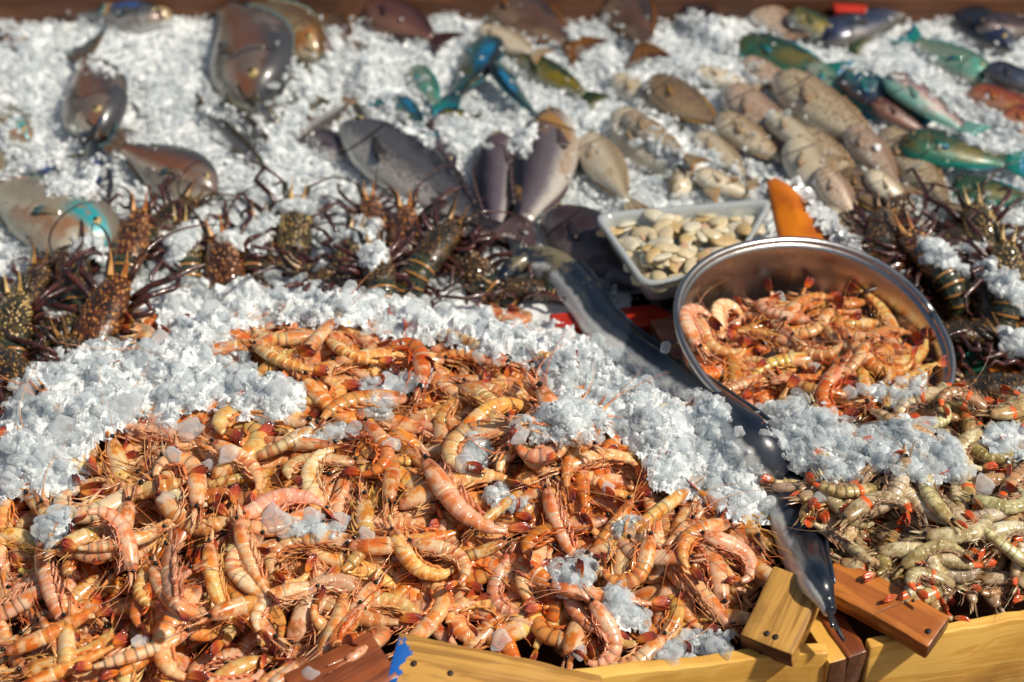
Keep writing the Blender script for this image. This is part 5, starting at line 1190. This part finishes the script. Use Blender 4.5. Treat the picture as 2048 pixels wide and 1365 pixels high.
for i in range(len(edgep)-1):
    for j in range(15):
        q = j/15; x = edgep[i][0]*(1-q)+edgep[i+1][0]*q; y = edgep[i][1]*(1-q)+edgep[i+1][1]*q
        p = PZ(x+r.uniform(-6, 14), y+r.uniform(-16, 8), .068); a = r.uniform(0, PI); d = Vector((math.cos(a), math.sin(a), r.uniform(-.8, .8))).normalized(); e = d.cross(Vector((r.uniform(-1, 1), r.uniform(-1, 1), 1))).normalized(); s = r.uniform(.009, .018)
        G = [[p+d*(s*(ii-1.5)*.5)+e*(s*(jj-1)*.7)+Vector((0, 0, r.uniform(-.003, .003))) for jj in range(3)] for ii in range(4)]
        mb.plate(G, d.cross(e), .0005)
mobj('clear_film', mb.mesh('clear_film', FILM, False), root)

# ------------------------------------------------------------------ steel basin
k = NT('stainless_steel'); n = k.noise(14, 5, .6); mp = k.n('ShaderNodeMapping'); k.put(mp.inputs[0], k.obj()); mp.inputs['Scale'].default_value = (8, 8, 160); sc = k.noise(1, 4, .6, mp.outputs[0])
k.bump(k.math('ADD', n, k.math('MULTIPLY', sc, .3)), .15, .004); k.set(Base_Color=k.mix(k.ss(n, .3, .7), (.55, .54, .53), (.42, .39, .37)), Metallic=1.0, Roughness=k.ss(n, .3, .7, .22, .42)); STEEL = k.m
BA, BB = .166, .156
MBowl = Matrix.Translation((.355, 1.842, .067)) @ Matrix.Rotation(.185, 4, 'Y') @ Matrix.Rotation(.163, 4, 'X') @ Matrix.Rotation(.42, 4, 'Z')
def sup(t, a, b, e=.92): c, s = math.cos(t), math.sin(t); return Vector((a*abs(c)**e*(1 if c > 0 else -1), b*abs(s)**e*(1 if s > 0 else -1), 0))
mb = MB(); rings = [(1.0, -.004), (1.004, -.001), (1.0, .0015), (.985, .0015), (.945, -.0010), (.940, -.004), (.925, -.012), (.905, -.030), (.875, -.055), (.83, -.078), (.74, -.092), (.5, -.096), (.02, -.097)]
outer = [(.02, -.099), (.5, -.098), (.75, -.094), (.842, -.079), (.885, -.055), (.915, -.030), (.935, -.012), (.955, -.004), (.985, -.003)]
rg = outer+rings; K = 72; vs = []; fs = []
for s, z in rg:
    for i in range(K):
        p = sup(2*PI*i/K, BA*s, BB*s); p.z = z; vs.append(p)
for i in range(len(rg)-1):
    for j in range(K): fs.append((i*K+j, i*K+(j+1) % K, (i+1)*K+(j+1) % K, (i+1)*K+j))
mb.add(vs, fs); root = empty('steel_basin', MBowl); tag(root, 'oval stainless steel basin tilted forwards and filled with cooked looking prawns', 'basin')
mobj('bowl', mb.mesh('steel_bowl', STEEL), root)
mb = MB(); pts = []
for i in range(K+1):
    p = sup(2*PI*i/K, BA*.995, BB*.995); p.z = .0018; pts.append(p)
mb.tube(pts, .0050, 8); mobj('rim', mb.mesh('steel_rim', STEEL), root)
rimW = [((MBowl @ (sup(2*PI*i/40, BA, BB))).x, (MBowl @ (sup(2*PI*i/40, BA, BB))).y) for i in range(40)]
inB = inpoly(GX, GY, rimW); dB = dist_poly(GX, GY, rimW)
wallz = .067-.185*(GX-.355)+.163*(GY-1.842)
H = np.where(inB & (dB < .012), np.maximum(H, wallz), H)
inner = inB & (dB > .022)
H = np.where(inner, .012+.022*smooth((dB-.02)/.07)-.12*(GY-1.842)*0, H)
H = np.where(inB & (dB >= .012) & (dB <= .022), wallz-.035, H)
innerW = [((MBowl @ (sup(2*PI*i/40, BA*.79, BB*.79))).x, (MBowl @ (sup(2*PI*i/40, BA*.79, BB*.79))).y-.010) for i in range(40)]
BT = [.25, .34, .15, .06, .04, .16]
global_tones = TONES
Hs = None
heap_mass('basin_prawns', innerW, 110, PV[2:9], BT, 'lower prawns filling the steel basin', PMH, .72)
inP = [(-1,)]
def inW(x, y, P): return bool(inpoly(np.array([x]), np.array([y]), P)[0])
GB = 'prawns piled in the steel basin'
BL = [((1500, 560), 'the back left of the basin'), ((1680, 580), 'the back of the basin'), ((1790, 650), 'the right side of the basin'), ((1420, 690), 'the left wall of the basin'), ((1440, 800), 'the front left corner of the basin'),
      ((1620, 700), 'the middle of the basin'), ((1600, 790), 'the front edge of the basin'), ((1780, 760), 'the front right of the basin')]
c0 = 0; tr = 0
while c0 < 38 and tr < 900:
    tr += 1; x, y = R(.18, .52), R(1.66, 2.0)
    if not inW(x, y, innerW): continue
    v = random.choice(PV[1:]); M = orient(v, x, y, R(0, 2*PI), random.choice((1, -1)), R(-.5, .5), R(.62, .80), .45, q=75)
    tn, c = pick_tone(BT); c = (c[0]*.92, c[1]*.90, c[2]*.85, c[3]); q = proj(M.translation)
    place_prawn('prawn', v, M, c, f"{tn} {curlword(v['bend'])} prawn in the pile, {where(*q, BL)}", 'prawn', GB, legs=3, ants=1); c0 += 1
for h, t, vi, side, ti, lab in [((1455, 700), (1500, 645), 9, -1, 4, 'pale curled prawn resting against the back left wall of the basin'), ((1660, 660), (1545, 565), 7, -1, 3, 'large pink prawn arching up at the back of the basin'),
                                ((1400, 790), (1450, 690), 8, -1, 3, 'pink ringed prawn pressed to the left wall of the basin'), ((1800, 700), (1690, 590), 3, 1, 2, 'yellow prawn sloping down the right of the basin')]:
    hero(h, t, vi, side, color_of(ti), lab, grp=GB, smax=.80)

# ------------------------------------------------------------------ shallow tray of shucked clams
k = NT('clear_plastic_tray'); n = k.noise(60, 3); k.bump(n, .3, .002); k.set(Base_Color=(.72, .76, .76), Roughness=.12, Transmission_Weight=.45, IOR=1.4, Metallic=.15); TRAY = k.m
tz = .070
C4 = [PZ(1187, 428, tz), PZ(1548, 398, tz), PZ(1470, 532, tz), PZ(1288, 572, tz)]
def rrect(C, inset, z, N=6, rad=.022):
    out = []; cen = sum(C, Vector())/4
    Cc = [cen+(c-cen)*(1-inset) for c in C]
    for i in range(4):
        p, a, b = Cc[i], Cc[i-1], Cc[(i+1) % 4]; da = (a-p).normalized()*rad; db = (b-p).normalized()*rad
        for j in range(N+1):
            t = j/N; q = (p+da)*(1-t)**2+p*2*t*(1-t)+(p+db)*t*t; out.append(Vector((q.x, q.y, z)))
    return out
rg = [rrect(C4, .30, tz-.040), rrect(C4, .14, tz-.036), rrect(C4, .08, tz-.008), rrect(C4, .075, tz-.003), rrect(C4, .0, tz-.003), rrect(C4, -.012, tz-.006), rrect(C4, -.012, tz-.001), rrect(C4, 0, tz+.0015), rrect(C4, .05, tz+.001), rrect(C4, .095, tz-.002), rrect(C4, .10, tz-.008), rrect(C4, .16, tz-.034), rrect(C4, .30, tz-.037)]
mb = MB(); vs = [p for r_ in rg for p in r_]; K = len(rg[0]); fs = [(i*K+j, i*K+(j+1) % K, (i+1)*K+(j+1) % K, (i+1)*K+j) for i in range(len(rg)-1) for j in range(K)]
fs.append(tuple(range(K))); fs.append(tuple((len(rg)-1)*K+j for j in range(K))); mb.add(vs, fs)
root = empty('plastic_tray', Matrix.Identity(4)); tag(root, 'shallow clear plastic tray of shucked clams left of the steel basin', 'tray'); mobj('tray_shell', mb.mesh('tray_shell', TRAY), root)
trW = [(p.x, p.y) for p in rrect(C4, .11, tz)]; inT = inpoly(GX, GY, trW); dT = dist_poly(GX, GY, trW)
H = np.where(inpoly(GX, GY, [(p.x, p.y) for p in rrect(C4, 0, tz)]), tz-.02, H)
H = np.where(inT, tz-.026+.012*smooth(dT/.03), H)
CM = []
for nme, c in (('cream', (.72, .60, .38)), ('pale', (.74, .68, .52)), ('tan', (.62, .44, .20)), ('pinkish', (.66, .42, .28))):
    k = NT('clam_'+nme); n = k.noise(110, 3); k.bump(n, .3, .001); k.set(Base_Color=k.mix(k.ss(n, .35, .7), c, tuple(x*.75 for x in c)), Roughness=.25, Coat_Weight=.5, Subsurface_Weight=.15, Subsurface_Radius=(.01, .006, .003), Subsurface_Scale=.5); CM.append((nme, k.m))
CMESH = {}
for nme, m_ in CM:
    for i in range(4):
        mm = MB(); r = random.Random(i*3+len(nme)); mm.ball((0, 0, 0), 1, 8, (1, .54+.12*r.random(), .26)); 
        mm.v = [(x*(1-.12*y), y+.16*x*x, z*(1+.15*math.sin(x*5))) for x, y, z in mm.v]; CMESH[(nme, i)] = mm.mesh('clam', m_)
GC = 'shucked clams in the clear plastic tray'; xs = [p[0] for p in trW]; ys = [p[1] for p in trW]; nC = 0; tr = 0
while nC < 135 and tr < 4000:
    tr += 1; x, y = R(min(xs), max(xs)), R(min(ys), max(ys))
    if not inW(x, y, trW): continue
    s = R(.013, .0195); nme = random.choices(['cream', 'pale', 'tan', 'pinkish'], [5, 4, 2, 1.4])[0]
    if nme == 'pinkish': s *= .6
    cs = [Vector((x, y, 0))]; dz = spheres_rest(cs, [s*.32], .6, 80)
    if dz > tz+.010: continue
    M = Matrix.Translation((x, y, dz)) @ Matrix.Rotation(R(0, 6.28), 4, 'Z') @ Matrix.Rotation(R(-.5, .5), 4, 'X') @ Matrix.Rotation(R(-.35, .35), 4, 'Y') @ Matrix.Scale(s, 4)
    o = mobj('clam', CMESH[(nme, random.randint(0, 3))]); setM(o, M); stamp([Vector((x, y, dz))], [s*.6], .35)
    q = proj(M.translation); BLc = [((1230, 440), 'the back left corner of the tray'), ((1350, 430), 'the back edge of the tray'), ((1480, 420), 'the back right of the tray'), ((1260, 500), 'the left edge of the tray'), ((1350, 490), 'the middle of the tray'), ((1460, 490), 'the steel basin end of the tray'), ((1330, 540), 'the front edge of the tray')]
    tag(o, f"{nme} oval clam {'large' if s > .014 else 'small'} and glossy, {where(*q, BLc)}", 'clam', GC); nC += 1

# ------------------------------------------------------------------ eel
k = NT('eel_skin'); u, v = k.uvs(); n = k.noise(22, 4, .6); n2 = k.noise(120, 3)
vv = k.math('ADD', v, k.math('MULTIPLY', k.math('SUBTRACT', n, .5), .28)); c = k.mix(k.ss(vv, .34, .50), (.008, .014, .028), (.045, .055, .070)); c = k.mix(k.ss(vv, .52, .61), c, (.78, .78, .74))
c = k.mix(k.math('MULTIPLY', k.ss(n, .50, .62), k.ss(u, .35, .15)), c, (.20, .17, .10)); k.bump(n2, .25, .001); k.set(Base_Color=c, Roughness=.30, Coat_Weight=.4, Coat_Roughness=.14, Metallic=.1); EEL = k.m
EP = [(1000, 560, .012), (1045, 525, .026), (1105, 535, .035), (1160, 585, .037), (1200, 645, .036), (1250, 693, .035), (1340, 752, .034), (1430, 815, .033), (1505, 890, .032), (1560, 965, .030), (1590, 1040, .0300), (1608, 1105, .0275), (1632, 1162, .0195), (1652, 1205, .0105), (1660, 1225, .0075)]
pts = []
for (x, y, r_) in EP:
    p = hit(x, y); pts.append(Vector((p.x, p.y, p.z)))
zz = [p.z for p in pts]; zz = [sorted(zz[max(0, i-1):i+2])[len(zz[max(0, i-1):i+2])//2] for i in range(len(zz))]
for i, p in enumerate(pts): pts[i] = PZ(EP[i][0], EP[i][1], max(zz[i], .02)+EP[i][2]*(-.15 if i < 8 else .45))
def catmull(P, m=5):
    out = []
    for i in range(len(P)-1):
        a, b, c, d = P[max(i-1, 0)], P[i], P[i+1], P[min(i+2, len(P)-1)]
        for j in range(m):
            t = j/m; out.append(.5*((2*b)+(c-a)*t+(2*a-5*b+4*c-d)*t*t+(3*b-a-3*c+d)*t**3))
    return out+[P[-1]]
Pp = catmull(pts); EP = [(x, y, r_*(.68 if i < 8 else .92)) for i, (x, y, r_) in enumerate(EP)]; rad = catmull([Vector((e[2], 0, 0)) for e in EP]); A = []; B = []
for i in range(len(Pp)):
    t = (Pp[min(i+1, len(Pp)-1)]-Pp[max(i-1, 0)]).normalized(); up = Vector((.80, .40, .55)); q = i/(len(Pp)-1)
    o = (up-t*up.dot(t)).normalized(); A.append(o); B.append(t.cross(o))
root = empty('eel', Matrix.Identity(4)); tag(root, 'long dark backed eel with a white belly beside the prawn heap', 'eel')
m = MB(); m.loft(Pp, A, B, [r_.x*1.02 for r_ in rad], [r_.x*.92 for r_ in rad], [i/len(Pp) for i in range(len(Pp))], 22); mobj('body', m.mesh('eel_body', EEL), root)
G = []
tp, tt = Pp[-1], (Pp[-1]-Pp[-4]).normalized(); sd = A[-1].cross(tt).normalized()
for i in range(9):
    q = i/4-1; G.append([tp-tt*.004+sd*(.006*q), tp+tt*.014+sd*(.010*q), tp+tt*(.022+.006*abs(q))+sd*(.015*q)])
m = MB(); m.plate(G, A[-1], .0035); EF = fin_mat('eel', (.03, .04, .055), (.02, .03, .05)); mobj('tail_fin', m.mesh('eel_tail_fin', EF), root)
G = []
for i in range(12, len(Pp)-8, 2): G.append([Pp[i]+A[i]*rad[i].x*.95, Pp[i]+A[i]*(rad[i].x*1.12)-Vector((.001, 0, 0)), Pp[i]+A[i]*(rad[i].x*1.2)])
m = MB(); m.plate(G, B[len(B)//2], .0015); mobj('dorsal_fin', m.mesh('eel_dorsal_fin', EF), root)
stamp(Pp[::2], [r_.x*.95 for r_ in rad[::2]], .9)

# ------------------------------------------------------------------ grey and orange prawns in the right hand crate
def grey_mats(merged):
    sfx = '_heap' if merged else ''; out = {}
    for part in ('carapace', 'abdomen', 'tail', 'leg'):
        k = NT('grey_prawn_'+part+sfx); u, v = k.uvs(); base, band = k.tint(merged); n1 = k.noise(60, 3, .6); n2 = k.noise(240, 3, .6)
        c = k.mix(k.ss(n1, .4, .62), base, k.mix(1.0, base, (.55, .48, .36), 'MULTIPLY')); c = k.mix(k.math('MULTIPLY', k.ss(n2, .58, .7), .6), c, (.09, .07, .035))
        if part == 'abdomen':
            t = k.math('FRACT', u); c = k.mix(k.math('MULTIPLY', k.ss(t, .85, .96), .3), c, (.56, .44, .30))
            c = k.mix(k.math('MULTIPLY', k.ss(u, 5.0, 5.2), k.math('MULTIPLY', k.ss(band, .35, .4), .95)), c, (.85, .12, .015))
            c = k.mix(k.ss(v, .7, .98), c, (.46, .34, .22))
        if part == 'carapace': c = k.mix(k.math('MULTIPLY', k.ss(u, .78, .9), k.ss(band, .62, .66)), c, (.85, .14, .02)); c = k.mix(k.math('MULTIPLY', k.ss(u, .5, .0), .5), c, (.30, .14, .06))
        if part == 'tail': c = k.mix(k.ss(u, .1, .5), (.45, .20, .06), (.62, .09, .02))
        if part == 'leg': c = k.mix(k.ss(n1, .4, .6), (.42, .22, .12), (.30, .18, .11))
        k.bump(n1, .3, .001); k.set(Base_Color=c, Roughness=.24, Coat_Weight=.5, Coat_Roughness=.1)
        if part in ('abdomen', 'carapace'): k.set(Subsurface_Weight=.2, Subsurface_Radius=(.006, .005, .003), Subsurface_Scale=.5)
        out[part] = k.m
    e = NT('grey_prawn_eye'+sfx); e.set(Base_Color=(.01, .01, .01), Roughness=.12); out['eye'] = e.m
    return out
GM1, GM2 = grey_mats(False), grey_mats(True)
GV = [prawn_variant(b, R(.05, .3), 200+i, 1, GM1, 1.05) for i, b in enumerate([.4, .9, 1.4, 1.9, 2.4, 2.9])]
OLD = TONES; TONES = [('greyish', (.66, .55, .39)), ('olive', (.58, .46, .24)), ('tan', (.80, .54, .30)), ('pale grey', (.78, .68, .52)), ('brown', (.60, .35, .18)), ('creamy', (.88, .72, .48))]
Hs = None; GT = [.28, .2, .16, .16, .1, .1]
NOBOWL = True
heap_mass('grey_prawn_heap', rightW, 330, GV, GT, 'lower layers of the grey and orange prawn heap in the right crate', GM2, .80)
Hs = blur(H, 10)
RL = [((1660, 960), 'the tail half of the eel'), ((1750, 1000), 'the ice strip in front of the basin'), ((1850, 960), 'the end of the ice strip'), ((1980, 980), 'the white flake at the right'), ((1720, 1100), 'the leaning reddish plank'), ((1850, 1100), 'the middle of the right heap'),
      ((1980, 1120), 'the right edge of the heap'), ((1930, 1220), 'the bright crate front'), ((1900, 860), 'the right rim of the basin'), ((2000, 880), 'the upper right of the right heap'), ((1620, 850), 'the front of the basin')]
g0 = 0; tr = 0; GG = 'grey prawns with orange bands in the right hand crate'
while g0 < 54 and tr < 3000:
    tr += 1; px, py = R(1540, 2080), R(800, 1250)
    if inW(*PZ(px, py, .06).xy, rimW) or bool(inpoly(np.array([px-45]), np.array([py]), EEL_VIS)[0]) or (px < 1600 and py > 820) or bool(inpoly(np.array([px]), np.array([py]), EEL_VIS)[0]) or not bool(inpoly(np.array([px]), np.array([py]), RIGHT_PX)[0]) or (px < 1700 and py > 1120): continue
    if g0 % 20 == 0: Hs = blur(H, 8)
    P = hit(px, py); v = random.choice(GV)
    if P.z > .085 or not front_ok(*P): continue
    M = orient(v, P.x, P.y, R(0, 2*PI), random.choice((1, -1)), R(-.4, .4), R(.58, .80), .35, q=80)
    if M.translation.z > .11: continue
    tn, c = pick_tone(GT); c = (c[0], c[1], c[2], R(0, 1)); q = proj(M.translation)
    place_prawn('prawn', v, M, c, f"{tn} {curlword(v['bend'])} prawn lying {where(*q, RL)}", 'prawn', GG, legs=4, ants=1); g0 += 1
TONES = OLD
print('grey', g0)
# ------------------------------------------------------------------ ice over the heaps
front = []
dens = {'A': 17000, 'B': 9000, 'C': 900, 'D': 800, 'E': 600, 'F': 600, 'G': 350, 'H': 450, 'I': 250, 'J': 260, 'K': 350, 'L': 350}
for kk, p in ICE_FG.items(): shed_ice(front, p, int(dens[kk]*(.9 if kk in 'AB' else 1.2)), .0014, .0034, 34 if kk in 'AB' else 20, .06, (.005, .012), thick=.013 if kk in 'AB' else .007, core=.22 if kk in 'AB' else -.15, avoid=[EEL_VIS])
for p, n in [([(1500, 820), (1600, 795), (1710, 840), (1750, 900), (1720, 965), (1640, 970), (1570, 950)], 4200), ([(1690, 870), (1800, 835), (1910, 880), (1960, 960), (1870, 980), (1760, 950)], 3600), ([(1950, 860), (2060, 850), (2060, 930), (1980, 920)], 400), ([(1700, 790), (1850, 740), (1860, 790), (1780, 820)], 350), ([(1330, 770), (1460, 800), (1500, 870), (1400, 850)], 500)]:
    shed_ice(front, p, n, .0014, .0036, 26, .09, (.005, .012), avoid=[EEL_VIS], core=.15)
tag(mobj('ice_crumbs', merge_mesh('ice_crumbs', front, [ICE, SNOW, ICECLEAR], False)), 'crumbled crushed ice spread over the prawn heaps and the eel', 'ice', None, 'stuff')
# single ice flakes one can pick out
def flake(seed, smooth=True):
    r = random.Random(seed); bm = bmesh.new(); bmesh.ops.create_icosphere(bm, subdivisions=4, radius=1); f = r.uniform(.22, .42); e = r.uniform(.62, .95); ph = r.uniform(0, 9); cuts = [(Vector((math.cos(t_), math.sin(t_), r.uniform(-.3, .3))).normalized(), r.uniform(.45, .85)) for t_ in [r.uniform(0, 6.28) for _ in range(6)]]
    for v in bm.verts:
        a = math.atan2(v.co.y, v.co.x); k_ = 1+.10*math.sin(2*a+ph)+.07*math.sin(3*a+ph*2)+.04*math.sin(5*a+ph*3)
        
        for c_, d_ in cuts:
            kk = v.co.dot(c_)
            if kk > d_: v.co -= c_*((kk-d_)*.75)
        n = mnoise.noise(v.co*1.6+Vector((seed, 0, 0)))*.12+mnoise.noise(v.co*5+Vector((seed, 3, 0)))*.03
        z = v.co.z; z = math.copysign(abs(z)**1.0, z)
        v.co = Vector((v.co.x*k_, v.co.y*k_*e, z*f))*(1+n)
    me = bpy.data.meshes.new('ice_flake'); bm.to_mesh(me); bm.free(); me.uv_layers.new(name='UVMap'); me.polygons.foreach_set('use_smooth', [True]*len(me.polygons)); me.materials.append(FLK); return me
FLK = ice_mat('ice_flake', (.86, .90, .93), .0, .0, .06, thru=.62)
FM = [flake(i) for i in range(9)]
GF = 'larger single ice flakes on the heaps'
FLS = [((552, 1045), 40, 'big clear oval ice flake, left of the group in mid heap'), ((622, 1040), 30, 'flat oval ice flake beside the biggest one in mid heap'), ((680, 1050), 30, 'rounded ice flake at the right of the mid heap group'), ((735, 1076), 24, 'small pale ice flake just right of the mid heap group'),
 ((640, 1068), 26, 'cloudy ice lump below the flat oval flake'), ((460, 915), 30, 'upright oval ice flake inside the curve of a yellow prawn'), ((415, 932), 18, 'small clear ice chip left of the upright oval flake'), ((380, 870), 44, 'broad flat ice plate on the edge of the left drift'), ((350, 915), 26, 'hanging ice plate under the broad one'),
 ((930, 935), 28, 'long ice sliver between curled prawns right of centre'), ((785, 900), 24, 'small round ice chip left of centre near a red tail'), ((655, 880), 22, 'clear bubble like ice chip in mid heap'), ((1215, 980), 20, 'small round ice flake below the ice tongue'), ((1225, 1195), 28, 'flat grey flake above the low right ice patch'),
 ((1428, 1298), 28, 'rounded flake near the rail behind the short plank'), ((1350, 1318), 30, 'flat flake lying on the crate rail'), ((1290, 1235), 22, 'thin flake behind the crate rail'), ((420, 625), 34, 'clear round flake on top of the upper ridge at its left end'), ((318, 690), 34, 'large grey flake under the nearest lobster'), ((545, 555), 26, 'upright flake at the foot of the golden lobster'),
 ((825, 625), 24, 'cube like flake on the upper ridge crest'), ((905, 602), 20, 'clear block on the ridge crest right of centre'), ((700, 585), 28, 'flake on the ridge crest below the small gold lobster'), ((130, 870), 46, 'tall cloudy plate in the left drift'), ((60, 800), 40, 'angular cloudy plate at the left end of the drift'), ((560, 790), 40, 'broad tilted plate at the right end of the left drift'),
 ((480, 770), 24, 'small flake above the left drift edge'), ((250, 820), 46, 'wide white plate in the middle of the left drift'), ((780, 770), 28, 'flake on the small ice patch in mid heap'), ((1040, 880), 26, 'flake at the tip of the ice tongue'), ((1000, 1285), 30, 'clear wedge beside the large curled pink prawn'), ((1160, 1310), 26, 'bluish flake inside the curl of the bottom pink prawn'),
 ((1965, 985), 30, 'white flake on the right heap'), ((1640, 1000), 18, 'small chip beside the eel on the grey prawns'), ((1480, 868), 20, 'clear chip against the eel back'), ((1330, 700), 18, 'clear chip at the left of the eel'), ((620, 1360), 24, 'flake at the bottom edge left of the dark plank'), ((280, 1290), 22, 'pinkish flake low on the left of the heap'),
 ((90, 920), 30, 'thin plate below the left drift'), ((330, 1000), 22, 'thin clear flake on a pale ringed prawn'), ((1560, 600), 20, 'small ice lump on the basin prawns'), ((1625, 740), 16, 'tiny ice lump in the middle of the basin'), ((1700, 790), 22, 'ice lump at the front of the basin prawns'), ((160, 505), 26, 'clear round ice ball behind the nearest lobster')]
for i, ((x, y), s, lab) in enumerate(FLS):
    p = hit(x, y); dist = (p-Vector((0, 0, CH))).dot(FW); sz = s*dist*36/LENS/2048*.92
    M = Matrix.Translation(p+Vector((0, 0, sz*.25))) @ Matrix.Rotation(R(.15, .55), 4, 'X') @ Matrix.Rotation(R(-.3, .3), 4, 'Y') @ Matrix.Rotation(R(0, 6.28), 4, 'Z') @ Matrix.Scale(sz, 4)
    o = mobj('ice_flake', FM[i % 9]); setM(o, M); tag(o, lab, 'ice flake', GF)
# ------------------------------------------------------------------ light
w = bpy.data.worlds.new('World'); scene.world = w; w.use_nodes = True; nt = w.node_tree
sky = nt.nodes.new('ShaderNodeTexSky'); sky.sky_type = 'NISHITA'; sky.sun_disc = False
SUN_EL, SUN_AZ = math.radians(52), math.radians(108)     # azimuth clockwise from +y (north)
sky.sun_elevation = SUN_EL; sky.sun_rotation = SUN_AZ; sky.air_density = 1.3; sky.dust_density = 3
nt.links.new(sky.outputs[0], nt.nodes['Background'].inputs[0]); nt.nodes['Background'].inputs[1].default_value = .055
sun = bpy.data.objects.new('sun', bpy.data.lights.new('sun', 'SUN')); COL.objects.link(sun)
sd = Vector((math.sin(SUN_AZ)*math.cos(SUN_EL), math.cos(SUN_AZ)*math.cos(SUN_EL), math.sin(SUN_EL)))
sun.rotation_mode = 'QUATERNION'; sun.rotation_quaternion = sd.to_track_quat('Z', 'Y')
sun.data.energy = 3.9; sun.data.angle = math.radians(3); sun.data.color = (1, .91, .77)
scene.view_settings.view_transform = 'Standard'; scene.view_settings.look = 'None'; scene.view_settings.exposure = 0.0; scene.view_settings.gamma = 1
scene.view_settings.use_curve_mapping = False
scene.render.engine = 'CYCLES'
scene.cycles.max_bounces = 10; scene.cycles.transmission_bounces = 8; scene.cycles.diffuse_bounces = 3

scene.cycles.transparent_max_bounces = 14
